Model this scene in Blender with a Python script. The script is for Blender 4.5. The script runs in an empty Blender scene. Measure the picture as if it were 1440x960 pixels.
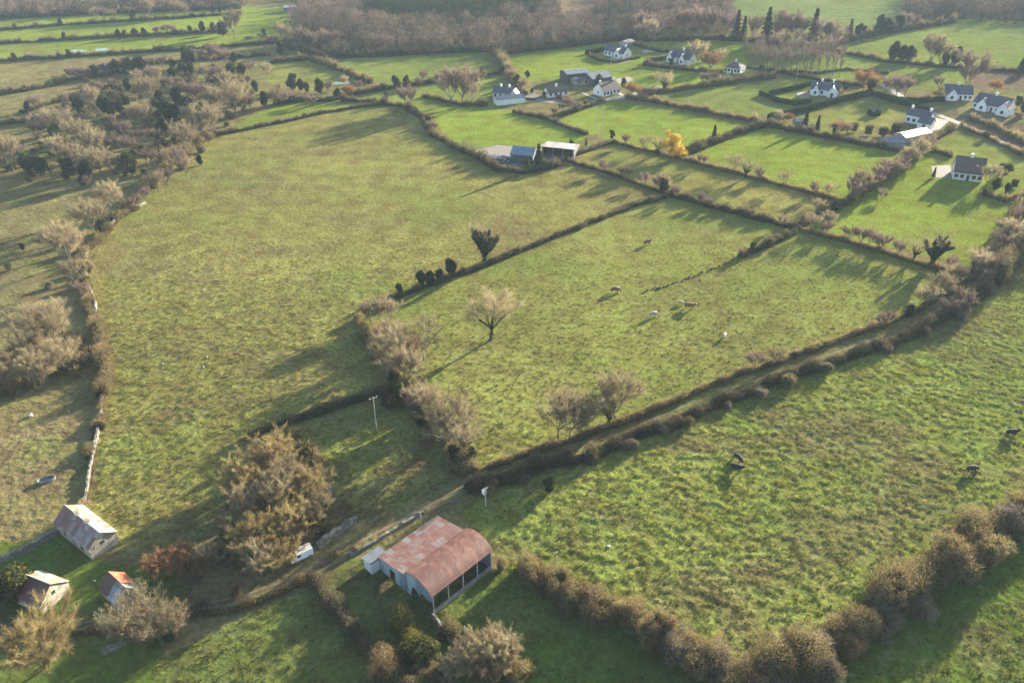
import bpy, math, random
import numpy as np
from mathutils import Vector, Matrix

# ------------------------------------------------------------------ camera, world, sun, exposure
scn = bpy.context.scene
C = scn.collection
R = math.radians
CAM_H, PITCH, FPX = 100.0, R(32), 1109.0
cam_d = bpy.data.cameras.new('camera'); cam = bpy.data.objects.new('camera', cam_d); C.objects.link(cam)
cam.location = (0, 0, CAM_H); cam.rotation_euler = (R(90) - PITCH, 0, 0)
cam_d.sensor_width = 36; cam_d.lens = FPX / 1440 * 36; cam_d.clip_start = 0.5; cam_d.clip_end = 20000
scn.camera = cam
SUN_EL, SUN_AZ = R(12.6), R(47)          # azimuth measured from +X towards +Y
w = bpy.data.worlds.new('World'); scn.world = w; w.use_nodes = True
nt = w.node_tree; bg = nt.nodes['Background']
sky = nt.nodes.new('ShaderNodeTexSky'); sky.sky_type = 'NISHITA'; sky.sun_disc = False
sky.sun_elevation = SUN_EL; sky.sun_rotation = R(90) - SUN_AZ; sky.altitude = 100
sky.air_density = 1.0; sky.dust_density = 1.0; sky.ozone_density = 1.0
nt.links.new(sky.outputs[0], bg.inputs[0]); bg.inputs[1].default_value = 0.08
sd = bpy.data.lights.new('sun', 'SUN'); sd.energy = 5.0; sd.angle = R(0.8); sd.color = (1.0, 0.89, 0.70)
so = bpy.data.objects.new('sun', sd); C.objects.link(so)
sdir = Vector((math.cos(SUN_EL) * math.cos(SUN_AZ), math.cos(SUN_EL) * math.sin(SUN_AZ), math.sin(SUN_EL)))
so.rotation_euler = sdir.to_track_quat('Z', 'Y').to_euler(); so.location = (100, 100, 200)
scn.view_settings.view_transform = 'Standard'; scn.view_settings.look = 'None'
scn.view_settings.exposure = 2.38; scn.view_settings.gamma = 1.0
scn.render.engine = 'CYCLES'
scn.cycles.max_bounces = 6; scn.cycles.diffuse_bounces = 3; scn.cycles.transparent_max_bounces = 4
scn.cycles.volume_bounces = 0

rs = np.random.RandomState(7)
random.seed(7)

# ------------------------------------------------------------------ helpers
def at(px, py, z=0.0):
    u = (px - 720) / FPX; v = (480 - py) / FPX
    d = (u, math.cos(PITCH) + v * math.sin(PITCH), -math.sin(PITCH) + v * math.cos(PITCH))
    t = (CAM_H - z) / -d[2]
    return Vector((d[0] * t, d[1] * t, z))

def tag(o, label=None, cat=None, group=None, kind=None):
    if label: o['label'] = label
    if cat: o['category'] = cat
    if group: o['group'] = group
    if kind: o['kind'] = kind
    return o

def empty(name, loc, rz=0.0, label=None, cat=None, group=None):
    o = bpy.data.objects.new(name, None); C.objects.link(o)
    o.location = loc; o.rotation_euler = (0, 0, rz); o.empty_display_size = 0.5
    return tag(o, label, cat, group)

def link(name, me, mat=None, parent=None):
    if mat is not None and not me.materials: me.materials.append(mat)
    o = bpy.data.objects.new(name, me); C.objects.link(o)
    if parent is not None: o.parent = parent
    return o

def copy_tree(o, parent=None):
    c = o.copy(); C.objects.link(c)
    if parent is not None: c.parent = parent
    for ch in list(o.children): copy_tree(ch, c)
    return c

class MB:
    def __init__(s): s.v = []; s.f = []
    def add(s, vs, fs):
        n = len(s.v); s.v += [tuple(p) for p in vs]; s.f += [tuple(i + n for i in f) for f in fs]; return s
    def box(s, x0, x1, y0, y1, z0, z1):
        return s.add([(x0, y0, z0), (x1, y0, z0), (x1, y1, z0), (x0, y1, z0), (x0, y0, z1), (x1, y0, z1), (x1, y1, z1), (x0, y1, z1)],
                     [(0, 3, 2, 1), (4, 5, 6, 7), (0, 1, 5, 4), (1, 2, 6, 5), (2, 3, 7, 6), (3, 0, 4, 7)])
    def bar(s, a, b, r0, r1=None, n=6):
        a = Vector(a); b = Vector(b); r1 = r0 if r1 is None else r1
        d = (b - a).normalized(); u = d.orthogonal().normalized(); v = d.cross(u)
        vs = [a + (u * math.cos(t) + v * math.sin(t)) * r0 for t in [2 * math.pi * k / n for k in range(n)]]
        vs += [b + (u * math.cos(t) + v * math.sin(t)) * r1 for t in [2 * math.pi * k / n for k in range(n)]]
        fs = [(k, (k + 1) % n, n + (k + 1) % n, n + k) for k in range(n)] + [tuple(range(n - 1, -1, -1)), tuple(range(n, 2 * n))]
        return s.add(vs, fs)
    def slab(s, a, b, c, d, t):
        """quad a,b,c,d thickened downwards along its normal by t"""
        a, b, c, d = map(Vector, (a, b, c, d)); n = (b - a).cross(d - a).normalized()
        if n.z < 0: n = -n
        lo = [p - n * t for p in (a, b, c, d)]
        return s.add([a, b, c, d] + lo, [(0, 1, 2, 3), (7, 6, 5, 4), (0, 4, 5, 1), (1, 5, 6, 2), (2, 6, 7, 3), (3, 7, 4, 0)])
    def mesh(s, name):
        me = bpy.data.meshes.new(name); me.from_pydata(s.v, [], s.f); me.update(); return me
    def build(s, name, mat, parent=None): return link(name, s.mesh(name), mat, parent)

def np_mesh(name, V, F, rnd=None, smooth=False):
    me = bpy.data.meshes.new(name); k = F.shape[1]
    me.vertices.add(len(V)); me.vertices.foreach_set('co', np.ascontiguousarray(V, dtype=np.float32).ravel())
    me.loops.add(F.size); me.loops.foreach_set('vertex_index', np.ascontiguousarray(F, dtype=np.int32).ravel())
    me.polygons.add(len(F)); me.polygons.foreach_set('loop_start', np.arange(0, F.size, k, dtype=np.int32))
    if smooth: me.polygons.foreach_set('use_smooth', np.ones(len(F), dtype=bool))
    if rnd is not None:
        a = me.attributes.new('rnd', 'FLOAT', 'FACE'); a.data.foreach_set('value', np.asarray(rnd, dtype=np.float32))
    me.update(calc_edges=True); return me

def unit(a): return a / np.maximum(np.linalg.norm(a, axis=1, keepdims=True), 1e-6)

def sliver(P, D, wd, rnd, r):
    """thin triangles: base at P, tip at P+D"""
    side = unit(np.cross(D, r.normal(size=P.shape))) * (np.asarray(wd).reshape(-1, 1) / 2)
    V = np.stack([P - side, P + side, P + D], axis=1).reshape(-1, 3)
    return V, np.arange(len(V)).reshape(-1, 3), np.asarray(rnd)

def leaves(P, size, rnd, r):
    a = unit(r.normal(size=P.shape)); b = unit(np.cross(a, r.normal(size=P.shape)))
    s = (np.asarray(size) * (0.6 + 0.8 * r.rand(len(P)))).reshape(-1, 1)
    V = np.stack([P - a * s * .5, P + a * s * .5, P + b * s * .9], axis=1).reshape(-1, 3)
    return V, np.arange(len(V)).reshape(-1, 3), np.asarray(rnd)

def join(*parts):
    V = []; F = []; Rn = []; n = 0
    for v, f, r_ in parts:
        V.append(v); F.append(f + n); Rn.append(r_); n += len(v)
    return np.concatenate(V), np.concatenate(F), np.concatenate(Rn)

# numpy value noise
_T = np.random.RandomState(3).rand(256, 256)
def vnoise(x, y):
    xi = np.floor(x).astype(int); yi = np.floor(y).astype(int); fx = x - xi; fy = y - yi
    fx = fx * fx * (3 - 2 * fx); fy = fy * fy * (3 - 2 * fy)
    g = lambda i, j: _T[i & 255, j & 255]
    return (g(xi, yi) * (1 - fx) + g(xi + 1, yi) * fx) * (1 - fy) + (g(xi, yi + 1) * (1 - fx) + g(xi + 1, yi + 1) * fx) * fy
def fbm(x, y, o=4):
    s = 0; a = .5; t = 0
    for k in range(o):
        s = s + a * vnoise(x + 17.3 * k, y - 9.1 * k); t += a; a *= .5; x = x * 2.03; y = y * 2.03
    return s / t

# ------------------------------------------------------------------ materials
def new_mat(name):
    m = bpy.data.materials.new(name); m.use_nodes = True; n = m.node_tree.nodes; n.clear()
    return m, n, m.node_tree.links
def nd(n, t, **kw):
    x = n.new(t)
    for k, v in kw.items():
        if k in x.inputs.keys(): x.inputs[k].default_value = v
        else: setattr(x, k, v)
    return x
def ramp(n, stops):
    r_ = n.new('ShaderNodeValToRGB'); e = r_.color_ramp.elements
    while len(e) < len(stops): e.new(0.5)
    for k, (p, c) in enumerate(stops): e[k].position = p; e[k].color = (*c, 1)
    return r_

def leaf_mat(name, cols, trans=0.25, objvar=0.25, hue=0.04):
    m, n, l = new_mat(name)
    a = nd(n, 'ShaderNodeAttribute', attribute_name='rnd')
    r_ = ramp(n, [(k / (len(cols) - 1), c) for k, c in enumerate(cols)])
    oi = n.new('ShaderNodeObjectInfo')
    l.new(a.outputs['Fac'], r_.inputs[0])
    tc = n.new('ShaderNodeNewGeometry'); nz = nd(n, 'ShaderNodeTexNoise', Scale=0.35, Detail=2.0)
    l.new(tc.outputs['Position'], nz.inputs['Vector'])
    mv = nd(n, 'ShaderNodeMapRange'); mv.inputs[1].default_value = 0; mv.inputs[2].default_value = 1
    mv.inputs[3].default_value = 1 - objvar; mv.inputs[4].default_value = 1 + objvar
    l.new(oi.outputs['Random'], mv.inputs[0])
    m2 = nd(n, 'ShaderNodeMapRange'); m2.inputs[1].default_value = .3; m2.inputs[2].default_value = .7
    m2.inputs[3].default_value = .75; m2.inputs[4].default_value = 1.25
    l.new(nz.outputs['Fac'], m2.inputs[0])
    mu = nd(n, 'ShaderNodeMath', operation='MULTIPLY'); l.new(mv.outputs[0], mu.inputs[0]); l.new(m2.outputs[0], mu.inputs[1])
    hm = nd(n, 'ShaderNodeMapRange'); hm.inputs[3].default_value = .5 - hue; hm.inputs[4].default_value = .5 + hue
    l.new(nz.outputs['Fac'], hm.inputs[0])
    hs = n.new('ShaderNodeHueSaturation'); l.new(r_.outputs[0], hs.inputs['Color']); l.new(mu.outputs[0], hs.inputs['Value']); l.new(hm.outputs[0], hs.inputs['Hue'])
    d = n.new('ShaderNodeBsdfDiffuse'); t = n.new('ShaderNodeBsdfTranslucent'); mx = nd(n, 'ShaderNodeMixShader', Fac=trans)
    l.new(hs.outputs[0], d.inputs[0]); l.new(hs.outputs[0], t.inputs[0]); l.new(d.outputs[0], mx.inputs[1]); l.new(t.outputs[0], mx.inputs[2])
    o = n.new('ShaderNodeOutputMaterial'); l.new(mx.outputs[0], o.inputs[0]); return m

def surf(name, c1, c2, scale=1.0, rough=0.85, bump=0.0, detail=5.0, lo=.35, hi=.65, bscale=None, metal=0.0):
    m, n, l = new_mat(name)
    tc = n.new('ShaderNodeTexCoord'); nz = nd(n, 'ShaderNodeTexNoise', Scale=scale, Detail=detail)
    l.new(tc.outputs['Object'], nz.inputs['Vector']); r_ = ramp(n, [(lo, c1), (hi, c2)]); l.new(nz.outputs['Fac'], r_.inputs[0])
    p = nd(n, 'ShaderNodeBsdfPrincipled', Roughness=rough, Metallic=metal); l.new(r_.outputs[0], p.inputs['Base Color'])
    if bump:
        b = nd(n, 'ShaderNodeBump', Strength=1.0, Distance=bump)
        nb = nd(n, 'ShaderNodeTexNoise', Scale=bscale or scale * 3, Detail=3.0); l.new(tc.outputs['Object'], nb.inputs['Vector'])
        l.new(nb.outputs['Fac'], b.inputs['Height']); l.new(b.outputs[0], p.inputs['Normal'])
    o = n.new('ShaderNodeOutputMaterial'); l.new(p.outputs[0], o.inputs[0]); return m

def sheet_mat(name, rust1, rust2, zinc, w_=0.95, h_=2.6, bias=0.5, rot=0.0, blot=0.5):
    """corrugated sheets: every sheet weathered on its own (brick cells), rust blotches and ribs in bump"""
    m, n, l = new_mat(name)
    tc = n.new('ShaderNodeTexCoord'); mp = n.new('ShaderNodeMapping'); mp.inputs['Rotation'].default_value = (0, 0, rot)
    l.new(tc.outputs['Object'], mp.inputs['Vector'])
    bk = nd(n, 'ShaderNodeTexBrick', Scale=1.0); bk.offset = 0.0
    bk.inputs['Color1'].default_value = (0, 0, 0, 1); bk.inputs['Color2'].default_value = (1, 1, 1, 1); bk.inputs['Mortar'].default_value = (.5, .5, .5, 1)
    bk.inputs['Mortar Size'].default_value = 0.0; bk.inputs['Brick Width'].default_value = w_; bk.inputs['Row Height'].default_value = h_
    l.new(mp.outputs[0], bk.inputs['Vector'])
    nz = nd(n, 'ShaderNodeTexNoise', Scale=0.9, Detail=6.0, Roughness=0.65); l.new(tc.outputs['Object'], nz.inputs['Vector'])
    ms = n.new('ShaderNodeMapping'); ms.inputs['Scale'].default_value = (5.0, .55, .55); l.new(tc.outputs['Object'], ms.inputs['Vector'])
    ns = nd(n, 'ShaderNodeTexNoise', Scale=1.0, Detail=5.0, Roughness=.7); l.new(ms.outputs[0], ns.inputs['Vector'])
    av = nd(n, 'ShaderNodeMix'); av.data_type = 'FLOAT'; av.inputs[0].default_value = .5; l.new(nz.outputs['Fac'], av.inputs[2]); l.new(ns.outputs['Fac'], av.inputs[3])
    mx = nd(n, 'ShaderNodeMix'); mx.data_type = 'FLOAT'; mx.inputs[0].default_value = min(.9, blot + .1)
    l.new(bk.outputs['Color'], mx.inputs[2]); l.new(av.outputs[0], mx.inputs[3])
    r_ = ramp(n, [(bias - .16, rust2), (bias - .02, rust1), (bias + .13, zinc)]); l.new(mx.outputs[0], r_.inputs[0])
    n2 = nd(n, 'ShaderNodeTexNoise', Scale=5.0, Detail=4.0); l.new(tc.outputs['Object'], n2.inputs['Vector'])
    hv = nd(n, 'ShaderNodeMapRange'); hv.inputs[3].default_value = .65; hv.inputs[4].default_value = 1.35; l.new(n2.outputs['Fac'], hv.inputs[0])
    hs = n.new('ShaderNodeHueSaturation'); l.new(r_.outputs[0], hs.inputs['Color']); l.new(hv.outputs[0], hs.inputs['Value'])
    p = nd(n, 'ShaderNodeBsdfPrincipled', Roughness=0.6, Metallic=0.0); l.new(hs.outputs[0], p.inputs['Base Color'])
    wv = nd(n, 'ShaderNodeTexWave', Scale=1.3); l.new(mp.outputs[0], wv.inputs['Vector'])
    b = nd(n, 'ShaderNodeBump', Strength=0.5, Distance=0.03); l.new(wv.outputs['Fac'], b.inputs['Height']); l.new(b.outputs[0], p.inputs['Normal'])
    o = n.new('ShaderNodeOutputMaterial'); l.new(p.outputs[0], o.inputs[0]); return m

M = {}
M['twig_tan'] = leaf_mat('twig_tan', [(.12, .10, .058), (.245, .20, .12), (.40, .335, .215)], .4)
M['twig_straw'] = leaf_mat('twig_straw', [(.15, .115, .048), (.30, .235, .105), (.46, .365, .175)], .4)
M['twig_purple'] = leaf_mat('twig_purple', [(.095, .07, .052), (.18, .132, .105), (.29, .215, .17)], .35)
M['far_twig'] = leaf_mat('far_twig', [(.025, .035, .027), (.07, .065, .045), (.125, .095, .075), (.20, .15, .115), (.20, .12, .09)], .25)
M['twig_grey'] = leaf_mat('twig_grey', [(.05, .048, .03), (.11, .095, .065), (.19, .155, .11), (.26, .21, .155)], .3)
M['twig_russet'] = leaf_mat('twig_russet', [(.12, .06, .03), (.28, .15, .07), (.42, .25, .12)], .3)
M['orange_leaf'] = leaf_mat('orange_leaf', [(.32, .19, .03), (.60, .40, .06), (.78, .55, .12)], .4)
M['dark_leaf'] = leaf_mat('dark_leaf', [(.015, .022, .012), (.035, .05, .02), (.075, .095, .035)], .15)
M['ivy'] = leaf_mat('ivy', [(.012, .02, .012), (.028, .045, .02), (.06, .08, .035)], .1)
M['olive_leaf'] = leaf_mat('olive_leaf', [(.03, .04, .015), (.08, .085, .025), (.17, .16, .05)], .25)
M['gorse'] = leaf_mat('gorse', [(.04, .05, .012), (.13, .13, .03), (.28, .24, .06)], .25)
M['bramble'] = leaf_mat('bramble', [(.05, .045, .02), (.13, .115, .045), (.21, .165, .085), (.34, .25, .14)], .33, .25)
M['bramble_dark'] = leaf_mat('bramble_dark', [(.025, .032, .015), (.06, .065, .03), (.13, .11, .06), (.24, .18, .11)], .3, .2)
M['clipped'] = leaf_mat('clipped', [(.015, .03, .012), (.03, .06, .02), (.05, .09, .03)], .1)
M['grass_blade'] = leaf_mat('grass_blade', [(.06, .085, .015), (.13, .135, .03), (.25, .22, .07)], .4, 0)
M['bark'] = surf('bark', (.07, .06, .045), (.17, .145, .11), 1.2, .95, .05)
M['stone'] = surf('stone', (.06, .06, .05), (.21, .19, .15), 1.6, .95, .12, lo=.3, hi=.7, bscale=3.0)
M['rubble_wall'] = surf('rubble_wall', (.17, .155, .13), (.40, .36, .29), .9, .95, .08, lo=.3, hi=.68, bscale=3.5)
M['white_render'] = surf('white_render', (.60, .61, .62), (.74, .74, .73), .4, .8)
M['cream_render'] = surf('cream_render', (.55, .53, .48), (.72, .70, .64), .5, .8)
M['slate'] = surf('slate', (.045, .05, .065), (.085, .09, .11), 1.2, .6, .02, bscale=6)
M['brown_tile'] = surf('brown_tile', (.075, .05, .045), (.13, .09, .08), 1.5, .7, .02, bscale=6)
M['blue_sheet'] = surf('blue_sheet', (.10, .14, .19), (.16, .20, .26), .6, .5)
M['grey_sheet'] = surf('grey_sheet', (.10, .115, .135), (.17, .185, .20), .7, .55)
M['pale_sheet'] = surf('pale_sheet', (.22, .18, .165), (.36, .32, .30), .35, .5)
M['dark_sheet'] = surf('dark_sheet', (.035, .045, .06), (.06, .075, .09), .6, .7)
M['glass'] = surf('glass', (.02, .025, .03), (.05, .06, .07), .5, .12)
M['door'] = surf('door', (.05, .03, .02), (.09, .06, .04), 2, .6)
M['concrete'] = surf('concrete', (.18, .175, .16), (.30, .285, .26), .7, .9, .02)
M['white_paint'] = surf('white_paint', (.72, .73, .74), (.84, .84, .84), 1.5, .3)
M['rubber'] = surf('rubber', (.015, .015, .015), (.035, .035, .035), 3, .9)
M['wood_pole'] = surf('wood_pole', (.28, .25, .21), (.42, .38, .32), 2, .9)
M['steel'] = surf('steel', (.30, .31, .32), (.50, .50, .50), 3, .5)
M['black_hide'] = surf('black_hide', (.012, .011, .011), (.03, .027, .025), 3, .95)
M['brown_hide'] = surf('brown_hide', (.10, .045, .022), (.17, .08, .04), 2, .7)
M['white_hide'] = surf('white_hide', (.32, .30, .26), (.48, .45, .40), 2, .8)
M['grey_hide'] = surf('grey_hide', (.22, .19, .16), (.42, .38, .34), 1.2, .8)
M['barn_roof'] = sheet_mat('barn_roof', (.195, .075, .05), (.11, .042, .032), (.23, .17, .145), 1.0, 2.2, .60, blot=.7)
M['leanto_roof'] = sheet_mat('leanto_roof', (.17, .072, .052), (.115, .045, .035), (.19, .175, .17), 1.2, 1.7, .50, blot=.72)
M['zinc_wall'] = sheet_mat('zinc_wall', (.20, .25, .29), (.13, .16, .19), (.29, .34, .38), .9, 2, .45)
M['cottage_roof'] = sheet_mat('cottage_roof', (.20, .10, .09), (.13, .065, .06), (.26, .27, .28), 1.0, 1.6, .50, blot=.62)
M['tin_pale'] = sheet_mat('tin_pale', (.19, .13, .09), (.13, .075, .05), (.27, .235, .195), 1.0, 2.0, .40)
M['maroon_roof'] = sheet_mat('maroon_roof', (.13, .05, .05), (.085, .035, .038), (.18, .10, .10), 1.0, 2.6, .60)
M['orange_rust'] = sheet_mat('orange_rust', (.55, .16, .05), (.32, .09, .04), (.62, .27, .12), .9, 2.6, .55)
M['pale_rock'] = surf('pale_rock', (.38, .37, .34), (.62, .61, .58), 3, .9)
M['timber'] = surf('timber', (.12, .09, .06), (.28, .22, .15), 3, .9)
M['hay'] = surf('hay', (.16, .12, .06), (.30, .24, .12), 2, .95, .1)
M['water_tank'] = surf('water_tank', (.09, .11, .11), (.17, .19, .19), 2, .6)

def gravel(name, c1, c2, s=1.5): return surf(name, c1, c2, s, .95, .03, bscale=8)
M['track'] = gravel('track', (.095, .066, .042), (.19, .14, .09), .5)
M['tarmac'] = gravel('tarmac', (.05, .052, .055), (.09, .09, .092))
M['road_grey'] = gravel('road_grey', (.11, .105, .095), (.19, .18, .165))
M['yard'] = gravel('yard', (.12, .105, .085), (.23, .20, .17))

# water
m, n, l = new_mat('water'); p = nd(n, 'ShaderNodeBsdfPrincipled', Roughness=0.08); p.inputs['Base Color'].default_value = (.10, .12, .13, 1)
o = n.new('ShaderNodeOutputMaterial'); l.new(p.outputs[0], o.inputs[0]); M['water'] = m

# ------------------------------------------------------------------ ground: one sheet, relief and field colours
KH = (.170, .158, .046); KG = (.158, .163, .042); YG = (.138, .158, .036); GR = (.075, .112, .020)
VG = (.140, .178, .026); MG = (.130, .160, .036); RB = (.150, .130, .052); BR = (.135, .100, .065); DK = (.050, .055, .024)
FIELDS = [  # colour, relief 0..1, outline in picture coordinates projected to the ground
 (DK, .8, [(-60, -20), (350, -20), (345, 12), (0, 24), (-60, 26)]),
 (VG, .2, [(-60, 27), (345, 9), (410, 12), (415, 55), (330, 66), (100, 83), (-60, 90)]),
 (MG, .3, [(415, 85), (470, 82), (690, 70), (700, 106), (560, 124), (450, 100)]),
 (KG, .5, [(375, 92), (450, 85), (520, 118), (440, 128), (380, 120)]),
 (VG, .2, [(300, 190), (390, 148), (440, 142), (500, 150)]),
 (MG, .3, [(490, 134), (600, 120), (705, 106), (735, 150), (600, 158), (570, 150)]),
 (DK, .8, [(410, -60), (1020, -60), (1030, 45), (900, 55), (700, 70), (470, 80), (415, 60)]),
 ((.17, .12, .075), .5, [(780, -30), (850, -30), (830, 22), (790, 28)]),
 ((.12, .155, .05), .2, [(1000, -60), (1290, -60), (1270, 20), (1190, 50), (1100, 42), (1020, 12)]),
 (DK, .8, [(1285, -60), (1640, -60), (1640, 34), (1440, 34), (1360, 28), (1290, 34), (1270, 20)]),
 (MG, .2, [(1180, 68), (1270, 42), (1350, 28), (1640, 36), (1640, 110), (1440, 98), (1300, 92)]),
 (BR, .5, [(1365, 98), (1640, 102), (1640, 135), (1365, 124)]),
 (MG, .3, [(1060, 60), (1180, 72), (1300, 92), (1365, 98), (1365, 128), (1250, 125), (1180, 110), (1050, 92)]),
 (VG, .2, [(702, 76), (900, 54), (1060, 60), (1060, 100), (930, 130), (880, 120), (740, 112)]),
 (MG, .3, [(900, 136), (1010, 122), (1180, 104), (1190, 115), (1080, 165), (960, 150)]),
 (KG, .4, [(1090, 165), (1225, 132), (1290, 160), (1200, 190), (1110, 178)]),
 (VG, .25, [(606, 170), (610, 152), (640, 150), (735, 156), (825, 192), (795, 215), (720, 212), (680, 215), (640, 205)]),
 (VG, .2, [(775, 172), (840, 142), (900, 146), (1070, 178), (962, 217), (862, 198)]),
 (VG, .2, [(962, 218), (1072, 181), (1262, 216), (1195, 282)]),
 (YG, .3, [(1290, 214), (1340, 186), (1370, 190), (1440, 222), (1640, 300), (1480, 300), (1300, 240)]),
 (BR, .5, [(1345, 160), (1440, 165), (1640, 170), (1640, 290), (1440, 212), (1350, 172)]),
 (VG, .5, [(1120, 320), (1192, 285), (1290, 218), (1440, 262), (1380, 380)]),
 (KH, .7, [(305, 190), (400, 165), (500, 150), (570, 152), (605, 190), (690, 235), (795, 225), (940, 275), (500, 440), (558, 540), (355, 608), (355, 690),
           (250, 790), (160, 750), (122, 715), (132, 620), (150, 520), (128, 430), (118, 380), (150, 310), (250, 225)]),
 (KH, .4, [(795, 225), (862, 200), (1190, 285), (1120, 320), (940, 275)]),
 (KG, .45, [(940, 275), (1120, 320), (1375, 395), (1285, 450), (1000, 545), (810, 622), (660, 670), (558, 540), (500, 440)]),
 (KG, .7, [(355, 608), (558, 540), (660, 670), (480, 745), (355, 690)]),
 (YG, 1., [(620, 700), (810, 640), (1000, 560), (1285, 462), (1375, 410), (1640, 330), (1640, 620), (1440, 710), (1260, 820), (1060, 950), (860, 865), (720, 790)]),
 (GR, .8, [(1640, 620), (1640, 1100), (1040, 1100), (1060, 950), (1260, 820), (1440, 710)]),
 (GR, .5, [(560, 880), (640, 830), (720, 790), (860, 865), (1060, 950), (1040, 1100), (560, 1100)]),
 (GR, .5, [(430, 800), (520, 780), (640, 870), (560, 960), (500, 880)]),
 ((.085, .115, .024), .6, [(220, 1100), (215, 930), (360, 850), (440, 815), (540, 960), (560, 1100)]),
 (GR, .4, [(-300, 830), (90, 750), (170, 790), (250, 790), (260, 830), (215, 930), (220, 1100), (-300, 1100)]),
]
LANE = [at(*p).xy for p in [(-120, 905), (120, 880), (240, 858), (330, 846), (400, 822), (455, 795), (520, 759), (600, 716), (660, 684), (740, 655), (820, 632), (900, 600), (1000, 560), (1100, 524), (1200, 490), (1290, 458), (1345, 425), (1395, 380), (1440, 315), (1520, 210)]]
def seg_dist(X, Y, pts):
    D = np.full(X.shape, 1e9)
    for a, b in zip(pts, pts[1:]):
        ax, ay = a; bx, by = b; dx, dy = bx - ax, by - ay; L2 = dx * dx + dy * dy
        t = np.clip(((X - ax) * dx + (Y - ay) * dy) / L2, 0, 1)
        D = np.minimum(D, np.hypot(X - ax - t * dx, Y - ay - t * dy))
    return D
def inside(X, Y, poly):
    r_ = np.zeros(X.shape, bool); n_ = len(poly)
    for i in range(n_):
        x0, y0 = poly[i]; x1, y1 = poly[(i + 1) % n_]
        if y0 == y1: continue
        c = ((y0 > Y) != (y1 > Y)) & (X < (x1 - x0) * (Y - y0) / (y1 - y0) + x0)
        r_ ^= c
    return r_
def axis(lo, hi, step, grow, far_lo, far_hi):
    a = list(np.arange(lo, hi, step)); s = step
    while a[-1] < far_hi: s *= grow; a.append(a[-1] + s)
    s = step; b = [lo]
    while b[-1] > far_lo: s *= grow; b.append(b[-1] - s)
    return np.array(b[:0:-1] + a)
xs = axis(-95, 115, .42, 1.012, -1800, 1800); ys = axis(62, 175, .38, 1.008, -300, 3200)
X, Y = np.meshgrid(xs, ys)
wx = X + (fbm(X * .15, Y * .15, 3) - .5) * 7; wy = Y + (fbm(X * .15 + 40, Y * .15, 3) - .5) * 7
col = np.zeros(X.shape + (3,)); col[:] = RB; rough = np.full(X.shape, .8)
WF = [(c, rg, [at(*p).xy for p in poly]) for c, rg, poly in FIELDS if min(p[1] for p in poly) > -61]
for c, rg, poly in WF:
    ins = inside(wx, wy, poly); col[ins] = c; rough[ins] = rg
# soil and worn patches that belong to the ground itself
def patch(pts, width, c, amt):
    global col
    d = seg_dist(wx, wy, [at(*p).xy for p in pts]); k = np.clip(1.2 - d / width, 0, 1) * np.clip((fbm(X * .5, Y * .5, 4) - .32) * 4, 0, 1) * amt
    col = col * (1 - k[..., None]) + np.array(c) * k[..., None]
SOIL = (.085, .052, .034)
patch([(618, 600), (560, 660), (500, 705), (478, 728)], 4.5, SOIL, .85)
patch([(655, 655), (560, 720), (490, 735)], 2.5, (.06, .045, .025), .6)
patch([(230, 590), (300, 570), (360, 560)], 5, (.12, .08, .05), .5)
patch([(20, 620), (100, 600), (60, 660)], 7, (.13, .085, .055), .55)
patch([(120, 645), (60, 700), (30, 745)], 1.2, (.07, .055, .03), .8)
patch([(150, 790), (230, 760), (310, 700)], 1.6, (.06, .06, .03), .6)
patch([(520, 815), (600, 870), (640, 890)], 3.0, SOIL, .8)
patch([(470, 810), (520, 850), (560, 880)], 2.5, (.08, .05, .035), .5)
patch([(0, 850), (120, 875), (240, 850)], 4, (.07, .065, .04), .6)
patch([(640, 205), (720, 230), (780, 235)], 7, (.12, .10, .075), .7)
patch([(330, 720), (300, 790), (380, 800), (440, 740)], 6, (.075, .055, .032), .8)
patch([(20, 60), (150, 115), (10, 130)], 10, (.15, .105, .06), .5)
dl = seg_dist(X, Y, LANE)
k = np.clip(1.35 - dl / 3.2, 0, 1) * .75; col = col * (1 - k[..., None]) + np.array((.125, .118, .045)) * k[..., None]
big = fbm(X * .035, Y * .035, 4); mid = fbm(X * .22 + 9, Y * .22, 4)
straw = np.clip((mid - .47) * 4, 0, 1) * rough * .36
col = col * (1 - straw[..., None]) + np.array((.15, .115, .055)) * straw[..., None]
col = col * (0.76 + .48 * big[..., None])
bp = np.clip((fbm(X * .055 + 31, Y * .09 + 4, 5) - .54) * 7, 0, 1) * np.clip(rough - .25, 0, 1) * .75
col = col * (1 - bp[..., None]) + np.array((.125, .095, .05)) * bp[..., None]
gp = np.clip((fbm(X * .045 - 61, Y * .06 + 14, 4) - .55) * 6, 0, 1) * .35
col = col * (1 - gp[..., None]) + np.array((.085, .13, .025)) * gp[..., None]
fade = np.clip((300 - Y) / 170, 0, 1) * np.clip((dl - 2.5) / 2, 0, 1) * np.clip((X + 110) / 10, 0, 1) * np.clip((150 - X) / 30, 0, 1)
tus = fbm(X * .8 + 3 * mid, Y * .95, 3); hum = np.clip(tus - .47, 0, 1) * .8
Z = (hum * .9 + (vnoise(X * 2.1, Y * 2.1) - .5) * .11) * rough ** 1.5 * fade
dark = np.clip((fbm(X * 1.1 + 77, Y * 1.25, 3) - .53) * 8, 0, 1) * rough * .22 * np.clip(.35 + 2.2 * (fbm(X * .06 + 5, Y * .06, 3) - .35), .15, 1)
col = col * (1 - dark[..., None]) + np.array((.055, .075, .022)) * dark[..., None]
ny, nx = X.shape
V = np.stack([X, Y, Z], -1).reshape(-1, 3); idx = np.arange(nx * ny).reshape(ny, nx)
Fq = np.stack([idx[:-1, :-1], idx[:-1, 1:], idx[1:, 1:], idx[1:, :-1]], -1).reshape(-1, 4)
gm = np_mesh('ground', V, Fq, smooth=True)
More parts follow.
